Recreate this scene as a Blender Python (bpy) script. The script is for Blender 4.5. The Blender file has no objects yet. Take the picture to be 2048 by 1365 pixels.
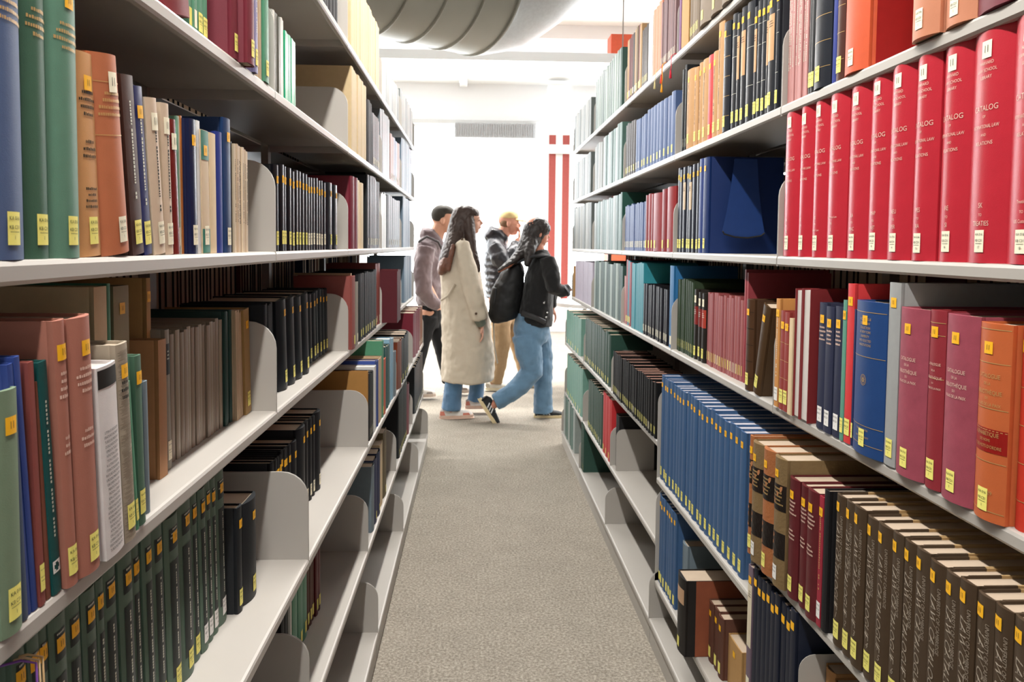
import bpy, bmesh, math, random
from mathutils import Vector, Matrix
R = math.radians
sc = bpy.context.scene
# ------------------------------------------------ camera
PX = 2048.0
F, YAW, PITCH, ROLL, SY, CH = 1590.0, .0469, .0559, .0098, -102.36, 1.3512
cp, sp_, cy_, sy_ = math.cos(PITCH), math.sin(PITCH), math.cos(YAW), math.sin(YAW)
fw = Vector((sy_*cp, cy_*cp, -sp_)); rt = Vector((cy_, -sy_, 0)); up = Vector((sy_*sp_, cy_*sp_, cp))
r2 = rt*math.cos(ROLL) + up*math.sin(ROLL); u2 = up*math.cos(ROLL) - rt*math.sin(ROLL)
cam = bpy.data.cameras.new('camera'); camo = bpy.data.objects.new('camera', cam); sc.collection.objects.link(camo)
camo.matrix_world = Matrix(((r2.x, u2.x, -fw.x, 0), (r2.y, u2.y, -fw.y, 0), (r2.z, u2.z, -fw.z, CH), (0, 0, 0, 1)))
cam.sensor_width = 36; cam.lens = F/PX*36; cam.shift_y = SY/PX
cam.clip_start = .05; cam.clip_end = 200
cam.dof.use_dof = True; cam.dof.focus_distance = 1.35; cam.dof.aperture_fstop = 16
sc.camera = camo
sc.cycles.diffuse_bounces = 3
# ------------------------------------------------ world, exposure, large lights
sc.view_settings.view_transform = 'Standard'; sc.view_settings.look = 'None'
sc.view_settings.gamma = 1; sc.view_settings.exposure = 0.12; sc.view_settings.use_curve_mapping = False
wd = bpy.data.worlds.new('sky'); sc.world = wd; wd.use_nodes = True
wd.node_tree.nodes['Background'].inputs[0].default_value = (.93, .97, 1, 1)
wd.node_tree.nodes['Background'].inputs[1].default_value = 10.0
def area(name, loc, rot, sx, sy, power, col=(1, 1, 1)):
    l = bpy.data.lights.new(name, 'AREA'); l.shape = 'RECTANGLE'; l.size = sx; l.size_y = sy; l.energy = power; l.color = col
    o = bpy.data.objects.new(name, l); sc.collection.objects.link(o); o.location = loc; o.rotation_euler = rot; return o
area('aisle_tube_light', (-.16, 1.45, 2.785), (0, 0, 0), .06, 5.4, 122, (1, .97, .925))
for i, (x, y) in enumerate([(-3.2, 7.9), (0.2, 7.9), (3.6, 7.9)]):
    area('hall_tube_light', (x, y, 3.09), (0, 0, 0), 3.0, .12, 230, (1, .98, .95))
pl = area('window_portal', (0.5, 13.25, 1.75), (R(-90), 0, 0), 14.2, 3.1, 1)
pl.data.cycles.is_portal = True

C = sc.collection
def srgb(h, a=1.0):
    h = h.lstrip('#'); v = [int(h[i:i+2], 16)/255 for i in (0, 2, 4)]
    return tuple([(c/12.92 if c <= .04045 else ((c+.055)/1.055)**2.4) for c in v] + [a])
MATS = {}
def mat(key, hexc, rough=.6, spec=.4, metal=0, var=.12, nscale=45, bump=0, bscale=700, coat=0, emit=None, estr=0, sheen=0):
    if key in MATS: return MATS[key]
    m = bpy.data.materials.new(key); m.use_nodes = True; n = m.node_tree.nodes; l = m.node_tree.links
    b = n['Principled BSDF']; col = srgb(hexc)
    b.inputs['Roughness'].default_value = rough; b.inputs['Specular IOR Level'].default_value = spec
    b.inputs['Metallic'].default_value = metal; b.inputs['Coat Weight'].default_value = coat
    b.inputs['Coat Roughness'].default_value = .15
    b.inputs['Sheen Weight'].default_value = sheen
    tc = n.new('ShaderNodeTexCoord')
    nz = n.new('ShaderNodeTexNoise'); nz.inputs['Scale'].default_value = nscale; nz.inputs['Detail'].default_value = 3
    l.new(tc.outputs['Object'], nz.inputs['Vector'])
    mx = n.new('ShaderNodeMix'); mx.data_type = 'RGBA'
    mx.inputs['A'].default_value = tuple([c*(1-var) for c in col[:3]]+[1]); mx.inputs['B'].default_value = tuple([min(1, c*(1+var)) for c in col[:3]]+[1])
    l.new(nz.outputs['Fac'], mx.inputs['Factor']); l.new(mx.outputs['Result'], b.inputs['Base Color'])
    if bump:
        n2 = n.new('ShaderNodeTexNoise'); n2.inputs['Scale'].default_value = bscale; n2.inputs['Detail'].default_value = 2
        l.new(tc.outputs['Object'], n2.inputs['Vector'])
        bp = n.new('ShaderNodeBump'); bp.inputs['Strength'].default_value = bump; bp.inputs['Distance'].default_value = .002
        l.new(n2.outputs['Fac'], bp.inputs['Height']); l.new(bp.outputs['Normal'], b.inputs['Normal'])
    if emit:
        b.inputs['Emission Color'].default_value = srgb(emit); b.inputs['Emission Strength'].default_value = estr
    MATS[key] = m; return m
def carpet_mat():
    m = bpy.data.materials.new('carpet_tile'); m.use_nodes = True; n = m.node_tree.nodes; l = m.node_tree.links
    b = n['Principled BSDF']; b.inputs['Roughness'].default_value = .95; b.inputs['Specular IOR Level'].default_value = .1
    tc = n.new('ShaderNodeTexCoord')
    a = n.new('ShaderNodeTexNoise'); a.inputs['Scale'].default_value = 105; a.inputs['Detail'].default_value = 5; a.inputs['Roughness'].default_value = .75
    a2 = n.new('ShaderNodeTexNoise'); a2.inputs['Scale'].default_value = 9; a2.inputs['Detail'].default_value = 4
    l.new(tc.outputs['Object'], a.inputs['Vector']); l.new(tc.outputs['Object'], a2.inputs['Vector'])
    cr = n.new('ShaderNodeValToRGB'); e = cr.color_ramp.elements
    e[0].position = .34; e[0].color = srgb('#7f776b'); e[1].position = .64; e[1].color = srgb('#c3baac')
    e2 = e.new(.46); e2.color = srgb('#968e82'); e3 = e.new(.54); e3.color = srgb('#aba396')
    l.new(a.outputs['Fac'], cr.inputs['Fac'])
    mx = n.new('ShaderNodeMix'); mx.data_type = 'RGBA'; mx.blend_type = 'MULTIPLY'; mx.inputs['Factor'].default_value = .35
    l.new(cr.outputs['Color'], mx.inputs['A']); l.new(a2.outputs['Color'], mx.inputs['B'])
    g = n.new('ShaderNodeMix'); g.data_type = 'RGBA'; g.inputs['Factor'].default_value = .85
    bw = n.new('ShaderNodeRGBToBW'); l.new(a2.outputs['Color'], bw.inputs['Color'])
    l.new(bw.outputs['Val'], mx.inputs['B'])
    l.new(mx.outputs['Result'], b.inputs['Base Color'])
    bp = n.new('ShaderNodeBump'); bp.inputs['Strength'].default_value = .5; bp.inputs['Distance'].default_value = .004
    l.new(a.outputs['Fac'], bp.inputs['Height']); l.new(bp.outputs['Normal'], b.inputs['Normal'])
    return m
def glass_mat():
    m = bpy.data.materials.new('window_glass'); m.use_nodes = True; n = m.node_tree.nodes; l = m.node_tree.links
    n.clear(); o = n.new('ShaderNodeOutputMaterial'); t = n.new('ShaderNodeBsdfTransparent'); g = n.new('ShaderNodeBsdfGlossy')
    g.inputs['Roughness'].default_value = .03; mx = n.new('ShaderNodeMixShader'); mx.inputs[0].default_value = .05
    l.new(t.outputs[0], mx.inputs[1]); l.new(g.outputs[0], mx.inputs[2]); l.new(mx.outputs[0], o.inputs[0]); return m

# ------------------------------------------------ mesh helpers
def newbm(): return bmesh.new()
def sharpen(bm, deg=28):
    for e in bm.edges:
        if len(e.link_faces) != 2 or e.calc_face_angle(3.1) > R(deg) or not (e.link_faces[0].smooth and e.link_faces[1].smooth): e.smooth = False
def link(name, bm, mats, parent=None, smooth=False, bevel=0, matrix=None):
    bm.normal_update()
    if not smooth: sharpen(bm)
    me = bpy.data.meshes.new(name); bm.to_mesh(me); bm.free()
    for m in (mats if isinstance(mats, (list, tuple)) else [mats]): me.materials.append(m)
    if smooth: me.polygons.foreach_set('use_smooth', [True]*len(me.polygons))
    o = bpy.data.objects.new(name, me); C.objects.link(o)
    if parent: o.parent = parent
    if bevel:
        md = o.modifiers.new('bevel', 'BEVEL'); md.width = bevel; md.segments = 2; md.limit_method = 'ANGLE'
    return o
def box(bm, x0, x1, y0, y1, z0, z1, mi=0, M=None):
    vs = [bm.verts.new((x, y, z)) for x in (x0, x1) for y in (y0, y1) for z in (z0, z1)]
    for f in ((0,1,3,2),(4,6,7,5),(0,4,5,1),(2,3,7,6),(0,2,6,4),(1,5,7,3)):
        fc = bm.faces.new([vs[i] for i in f]); fc.material_index = mi
    if M:
        for v in vs: v.co = M @ v.co
    return vs
def prism(bm, pts, axis, a, b, mi=0):
    """closed polygon pts (p,q) extruded along axis from a to b"""
    def mk(p, q, t):
        return {'x': (t, p, q), 'y': (p, t, q), 'z': (p, q, t)}[axis]
    A = [bm.verts.new(mk(p, q, a)) for p, q in pts]; B = [bm.verts.new(mk(p, q, b)) for p, q in pts]
    n = len(pts)
    for i in range(n):
        f = bm.faces.new((A[i], A[(i+1) % n], B[(i+1) % n], B[i])); f.material_index = mi
    for q in (A, B):
        f = bm.faces.new(q); f.material_index = mi
    return A+B
def tube(bm, pts, seg=14, mi=0, side=Vector((0, 1, 0)), cap=True):
    """pts: (co, r_inplane, r_side)"""
    rings = []
    P = [Vector(p[0]) for p in pts]
    for i, p in enumerate(pts):
        t = (P[min(i+1, len(P)-1)] - P[max(i-1, 0)]).normalized()
        s = side - t*side.dot(t)
        if s.length < .1: s = Vector((1, 0, 0)) - t*t.x
        s.normalize(); q = t.cross(s)
        r1, r2_ = p[1], (p[2] if len(p) > 2 else p[1])
        rings.append([bm.verts.new(P[i] + q*r1*math.cos(2*math.pi*k/seg) + s*r2_*math.sin(2*math.pi*k/seg)) for k in range(seg)])
    for a, b in zip(rings, rings[1:]):
        for k in range(seg):
            f = bm.faces.new((a[k], a[(k+1) % seg], b[(k+1) % seg], b[k])); f.material_index = mi; f.smooth = True
    if cap:
        for r_, e, d in ((rings[0], 0, 1), (rings[-1], -1, -2)):
            t = (P[e]-P[d]); t = t.normalized() if t.length > 1e-6 else Vector((0, 0, 1))
            rr = min(pts[e][1], pts[e][2] if len(pts[e]) > 2 else pts[e][1])
            c = bm.verts.new(P[e] + t*rr*(.55 if rr < .06 else .04))
            for k in range(seg):
                f = bm.faces.new((r_[k], r_[(k+1) % seg], c)); f.material_index = mi; f.smooth = True
    return rings
def ball(bm, c, rx, ry=None, rz=None, rot=0, sub=2, mi=0):
    ry = rx if ry is None else ry; rz = rx if rz is None else rz
    M = Matrix.Translation(Vector(c)) @ Matrix.Rotation(rot, 4, 'Y') @ Matrix.Diagonal((rx, ry, rz, 1))
    r_ = bmesh.ops.create_icosphere(bm, subdivisions=sub, radius=1, matrix=M)
    for v in r_['verts']:
        for f in v.link_faces: f.material_index = mi; f.smooth = True
def thing(name, label, cat, loc=(0, 0, 0), rotz=0, group=None):
    o = bpy.data.objects.new(name, None); C.objects.link(o); o.location = loc; o.rotation_euler = (0, 0, rotz); o.empty_display_size = .05
    o['label'] = label; o['category'] = cat
    if group: o['group'] = group
    return o
def tag(o, label, cat, group=None):
    o['label'] = label; o['category'] = cat
    if group: o['group'] = group
    return o
def struct(name, bm, m, parent=None, **k):
    o = link(name, bm, m, parent, **k)
    if not parent: o['kind'] = 'structure'
    return o
def child(name, bm, m, parent, org=(0, 0, 0), **k):
    """mesh given in world coordinates, parented to a thing standing at org"""
    for v in bm.verts: v.co -= Vector(org)
    return link(name, bm, m, parent, **k)

# ------------------------------------------------ common materials
M_steel = mat('shelf_enamel', '#ada8a1', rough=.42, spec=.5, var=.03, nscale=8, bump=.02, bscale=900)
M_steel2 = mat('rack_post_enamel', '#8d8880', rough=.5, var=.04, nscale=8)
M_white = mat('white_paint', '#efefee', rough=.7, var=.02, nscale=4)
M_ceil = mat('ceiling_paint', '#f2f2f0', rough=.85, var=.02, nscale=3)
M_wall = mat('wall_paint', '#eeeeee', rough=.85, var=.02, nscale=3)
M_lamp = mat('lamp_diffuser', '#ffffff', emit='#fffaf0', estr=9)
M_lampside = mat('aisle_lamp_diffuser', '#ffffff', emit='#fffaf0', estr=3)
# ------------------------------------------------ setting
X0, X1, Yb, Yf, ZC = -7.0, 8.0, -2.5, 13.0, 3.95
bm = newbm(); box(bm, X0, X1, Yb, Yf+.3, -.1, 0); struct('floor', bm, carpet_mat())
bm = newbm(); box(bm, X0, X1, Yb, Yf+.3, ZC, ZC+.1); struct('ceiling', bm, M_ceil)
bm = newbm(); box(bm, X0-.1, X0, Yb, Yf+.3, 0, ZC); struct('wall_left', bm, M_wall)
bm = newbm(); box(bm, X1, X1+.1, Yb, Yf+.3, 0, ZC); struct('wall_right', bm, M_wall)
bm = newbm(); box(bm, X0, X1, Yb-.1, Yb, 0, ZC); struct('wall_back', bm, M_wall)
bm = newbm(); box(bm, X0, X1, Yf, Yf+.2, 3.32, ZC); box(bm, X0, X1, Yf, Yf+.2, 0, .18); box(bm, X0, -6.6, Yf, Yf+.2, .18, 3.32); box(bm, 7.6, X1, Yf, Yf+.2, .18, 3.32)
struct('wall_far', bm, M_wall)
G = glass_mat()
wx = [-6.6, -4.2, -1.8, .6, 3.0, 5.4, 7.6]
for i in range(6):
    a, b = wx[i]+.04, wx[i+1]-.04
    bm = newbm(); box(bm, a, b, Yf+.09, Yf+.10, .22, 3.28)
    w = struct('window_%d' % (i+1), bm, G)
    bm = newbm()
    for q in ((a-.04, a+.03), (b-.03, b+.04)): box(bm, q[0], q[1], Yf+.03, Yf+.15, .18, 3.32)
    for q in ((.18, .24), (3.26, 3.32), (2.66, 2.72)): box(bm, a+.03, b-.03, Yf+.04, Yf+.14, q[0], q[1])
    link('window_frame', bm, M_white, w)
bm = newbm(); box(bm, X0+.02, X1-.02, Yf-.06, Yf-.002, 3.30, 3.36); struct('trim_1', bm, mat('trim_grey', '#cfcfcd', var=.02))
# ceiling grid of shallow beams
bm = newbm()
for y in (5.2, 9.6): box(bm, X0+.02, X1-.02, y-.12, y+.12, ZC-.16, ZC-.001)
struct('trim_2', bm, M_ceil)
bm = newbm()
for x in (-5.0, -2.6, -.2, 2.2, 4.6): box(bm, x-.06, x+.06, Yb+.1, Yf-.1, ZC-.07, ZC-.0005)
struct('trim_3', bm, M_ceil)
# long pendant tube lights in the open hall
def pendant(y, x, z, L, label):
    t = thing('linear_light', label, 'light', (x, y, z), 0, 'ceiling tube lights')
    bm = newbm(); prism(bm, [(-.09, .0), (-.05, .1), (.05, .1), (.09, .0)], 'x', -L/2, L/2); link('housing', bm, M_white, t)
    bm = newbm(); box(bm, -L/2+.02, L/2-.02, -.075, .075, -.03, -.001); link('diffuser', bm, M_lamp, t)
    for s in (-.4*L, .4*L):
        bm = newbm(); tube(bm, [((s, 0, .1), .006), ((s, 0, ZC-z), .006)], 6); link('suspension_rod', bm, M_steel2, t)
names = iter(['white tube light hanging left of the aisle, nearer of two', 'white tube light hanging straight ahead beyond the racks', 'white tube light hanging right of the aisle beyond the racks',
              'white tube light left, close to the window wall', 'white tube light ahead, close to the window wall', 'white tube light right, close to the window wall'])
for (y, x) in ((7.9, -3.2), (7.9, .2), (7.9, 3.6)): pendant(y, x, 3.14, 3.1, next(names))
def aisle_lamp(x, z, label, y0=-1.3, y1=4.2):
    t = thing('aisle_light', label, 'light', (x, 0, z))
    bm = newbm(); prism(bm, [(-.06, .0), (-.05, .09), (.05, .09), (.06, .0)], 'y', y0, y1); link('housing', bm, M_white, t)
    bm = newbm(); box(bm, -.03, .03, y0+.02, y1-.02, -.012, -.001); link('diffuser', bm, M_lampside, t)
    for s in (.1, 3.9):
        bm = newbm(); tube(bm, [((0, s, .09), .006), ((0, s, ZC-z-.072), .006)], 6); link('suspension_rod', bm, M_steel2, t)
aisle_lamp(-.16, 2.8, 'long tube light hanging above the middle aisle')
# wall grille above the windows
gx0, gx1 = -.34, .97
t = thing('ventilation_unit', 'grey slatted ventilation unit high on the window wall straight ahead', 'vent', ((gx0+gx1)/2, Yf-.12, 3.09))
w = (gx1-gx0)/2; gm = mat('vent_grey', '#b4b5b6', rough=.6)
bm = newbm(); box(bm, -w, w, -.02, .11, -.02, .22); link('casing', bm, gm, t, bevel=.01)
bm = newbm()
for i in range(34): box(bm, -w+.02+i*(2*w-.04)/34, -w+.034+i*(2*w-.04)/34, -.035, -.021, .0, .2)
link('slat', bm, mat('vent_slat', '#a2a3a5', rough=.6), t)
# round ventilation duct with seams and pale elbow
t = thing('air_duct', 'big round grey ventilation duct with ribbed seams under the ceiling', 'duct', (0, 0, 0))
Md = mat('duct_grey', '#a5a49a', rough=.5, spec=.4, var=.05, nscale=6, metal=.25)
A = Vector((.02, 5.78, 3.235)); d = Vector((-.80, -.60, 0)).normalized(); rad = .52
bm = newbm(); tube(bm, [(A + d*s, rad, rad) for s in (0, .5, 1, 2, 3.4)], 48, side=Vector((0, 0, 1)), cap=False); link('duct_body', bm, Md, t, smooth=True)
bm = newbm()
for k in range(12):
    c = A + d*(.02+.27*k)
    tube(bm, [(c - d*.012, rad*1.001, rad*1.001), (c-d*.006, rad*1.022, rad*1.022), (c+d*.006, rad*1.022, rad*1.022), (c + d*.012, rad*1.001, rad*1.001)], 48, side=Vector((0, 0, 1)), cap=False)
link('seam_band', bm, mat('duct_seam', '#8f8e84', rough=.45, metal=.3), t, smooth=True)
bm = newbm()
e = [(A+d*.12, rad*.985), (A-d*.02, rad*.985), (A+Vector((.12, .07, .02)), rad*.97), (A+Vector((.3, .0, .12)), rad*.93), (A+Vector((.5, -.1, .28)), rad*.9), (A+Vector((.62, -.2, .5)), rad*.88), (A+Vector((.66, -.26, .72)), rad*.88)]
tube(bm, [(p, r_, r_) for p, r_ in e], 40, side=Vector((0, 1, 0)), cap=False); link('duct_elbow', bm, mat('duct_white', '#dfe4e8', rough=.5), t, smooth=True)
# striped column and red column
t = thing('striped_column', 'white column with two vertical red stripes by the windows', 'column', (1.30, 12.55, 0))
bm = newbm(); box(bm, -.18, .18, -.12, .12, 0, ZC-.1); link('shaft', bm, M_white, t)
for x in (-.16, .052):
    bm = newbm(); box(bm, x, x+.104, -.125, -.1205, .5, 3.07); link('red_stripe', bm, mat('stripe_red', '#a8504a', rough=.6), t)
t = tag(link('crossbar', newbm(), M_white), 'white horizontal rail crossing the red striped column', 'rail')
bm = newbm(); box(bm, 1.13, 2.6, 12.37, 12.424, 2.78, 2.92); bm.to_mesh(t.data); bm.free()
bm = newbm(); box(bm, 2.5, 2.54, 12.38, 12.42, 0, 2.78); link('rail_post', bm, M_white, t)
t = tag(link('red_column', newbm(), mat('red_paint', '#d0583a', rough=.6)), 'orange-red square column showing above the right rack', 'column')
bm = newbm(); box(bm, 1.40, 1.72, 8.35, 8.6, 0, 3.56); bm.to_mesh(t.data); bm.free()
# small table and coat-draped stool behind the right rack's end
t = thing('side_table', 'white round-edged table past the end of the right rack', 'table', (1.25, 7.4, 0))
bm = newbm(); tube(bm, [((0, 0, .795), .50), ((0, 0, .80), .52), ((0, 0, .83), .52), ((0, 0, .835), .50)], 36, side=Vector((0, 1, 0))); link('table_top', bm, M_white, t)
Mc = mat('chrome', '#c9c9c9', rough=.25, metal=1)
for a in range(4):
    an = a*math.pi/2+.6; bm = newbm(); tube(bm, [((.42*math.cos(an), .42*math.sin(an), 0), .012), ((.3*math.cos(an), .3*math.sin(an), .79), .012)], 8); link('leg', bm, Mc, t)
t = thing('stool', 'low stool draped with a dark navy coat under the white table', 'stool', (1.22, 6.72, 0))
for a in range(4):
    an = a*math.pi/2+.3; bm = newbm(); tube(bm, [((.17*math.cos(an), .15*math.sin(an), 0), .012), ((.12*math.cos(an), .12*math.sin(an), .40), .012)], 8); link('leg', bm, Mc, t)
bm = newbm(); tube(bm, [((0, 0, .40), .17), ((0, 0, .43), .17)], 20); link('seat', bm, mat('stool_seat', '#33363f'), t)
bm = newbm(); tube(bm, [((0, 0, .46), .12, .14), ((-.02, 0, .43), .20, .19), ((-.06, 0, .30), .22, .19), ((-.12, 0, .12), .17, .17), ((-.1, 0, .05), .09, .12)], 18)
co = tag(link('coat', bm, mat('coat_navy', '#15182a', rough=.9, bump=.3, bscale=60), smooth=True), 'dark navy coat draped over the low stool under the white table', 'coat'); co.location = (1.22, 6.72, .0)

# ------------------------------------------------ racks
ZL = [.068, .338, .679, .988, 1.312, 1.635, 1.965]
SIDE = {'L': dict(s=-1, U=.400, LO=.337, B=.305, Y1=1.6236, name='left'), 'R': dict(s=1, U=.655, LO=.616, B=.598, Y1=1.7004, name='right')}
ROWN = ['bottom shelf', 'knee-high shelf', 'waist-high shelf', 'chest-high shelf', 'eye-level shelf', 'high shelf', 'top shelf']
BAYN = {-1: 'bay beside the camera', 0: 'nearest bay', 1: 'second bay', 2: 'third bay', 3: 'fourth bay', 4: 'far-end bay'}
def lipx(sd, r): return SIDE[sd]['U'] if r >= 3 else SIDE[sd]['LO'] if r >= 1 else SIDE[sd]['B']
def lipz(sd, b, r):
    if sd == 'R' and b == 0 and r == 2: return .66
    if sd == 'R' and b == 1 and r == 2: return .555
    if sd == 'R' and b == 1 and r == 1: return .20
    return ZL[r]
CEN = {'L': .655, 'R': .91}
def board_profile(D):
    return [(.003, 0), (0, .004), (0, .017), (.002, .021), (.006, .022), (D, .022), (D, .0195), (.014, .0195), (.014, .002), (.012, 0)]
def bracket_bm(D, H=.205, r=.055):
    pts = [(.001, 0), (.001, H-r)] + [(.001+r-r*math.cos(a), H-r+r*math.sin(a)) for a in [k*math.pi/12 for k in range(1, 7)]] + [(D, H), (D, 0)]
    return pts
_br = {}
def make_shelf(sd, b, r, back=False):
    S = SIDE[sd]; s = S['s']; x = lipx(sd, r); z = lipz(sd, b, r); c = CEN[sd]
    if back: z = ZL[r]; x = 2*c-x; s = -s
    y0 = S['Y1']+.914*(b-1); D = abs(c-abs(x))-.012; y0 += .0012; L = .914-.0024
    if sd == 'L' and b == 0: y0 -= .037; L += .037
    if sd == 'L' and b == -1: y0 -= .037
    lab = '%s rack %s of the %s%s' % (S['name'], ROWN[r], BAYN[b], ', facing the neighbouring aisle' if back else ', pale grey steel')
    t = thing('shelf', lab, 'shelf', (SIDE[sd]['s']*x, y0, z), 0, 'steel rack shelves')
    bm = newbm(); prism(bm, [(p*s, q) for p, q in board_profile(D)], 'y', .0016, L-.0016); link('shelf_board', bm, M_steel, t)
    if r == 0 and not back:
        bm = newbm(); box(bm, *sorted((s*.006, s*.012)), .002, L-.002, -z, -.0005); link('kick_plate', bm, M_steel, t)
    hb = .205 if r else .19
    for yy in (0, L-.0015):
        bm = newbm(); prism(bm, [(p*s, q) for p, q in bracket_bm(D, hb)], 'y', yy, yy+.0015); link('end_bracket', bm, M_steel, t)
    return t
for sd in 'LR':
    for b in range(-1, 5):
        for r in range(7): make_shelf(sd, b, r)
    for b in range(0, 5):
        for r in range(7): make_shelf(sd, b, r, True)
    S = SIDE[sd]
    for k in range(-1, 6):
        y = S['Y1']+.914*(k-1)
        if k == -1: continue
        if sd == 'L' and k == 0: y -= .037
        bm = newbm(); box(bm, -.011, .011, -.016, .016, 0, 2.08)
        o = tag(link('rack_post', bm, M_steel2), '%s rack upright post at the %s' % (S['name'], ['near edge of the nearest bay', 'joint of nearest and second bay', 'joint of second and third bay', 'joint of third and fourth bay', 'joint of fourth and far-end bay', 'far end of the rack'][k]), 'post', 'rack uprights')
        o.location = (S['s']*CEN[sd], y, 0)

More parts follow.
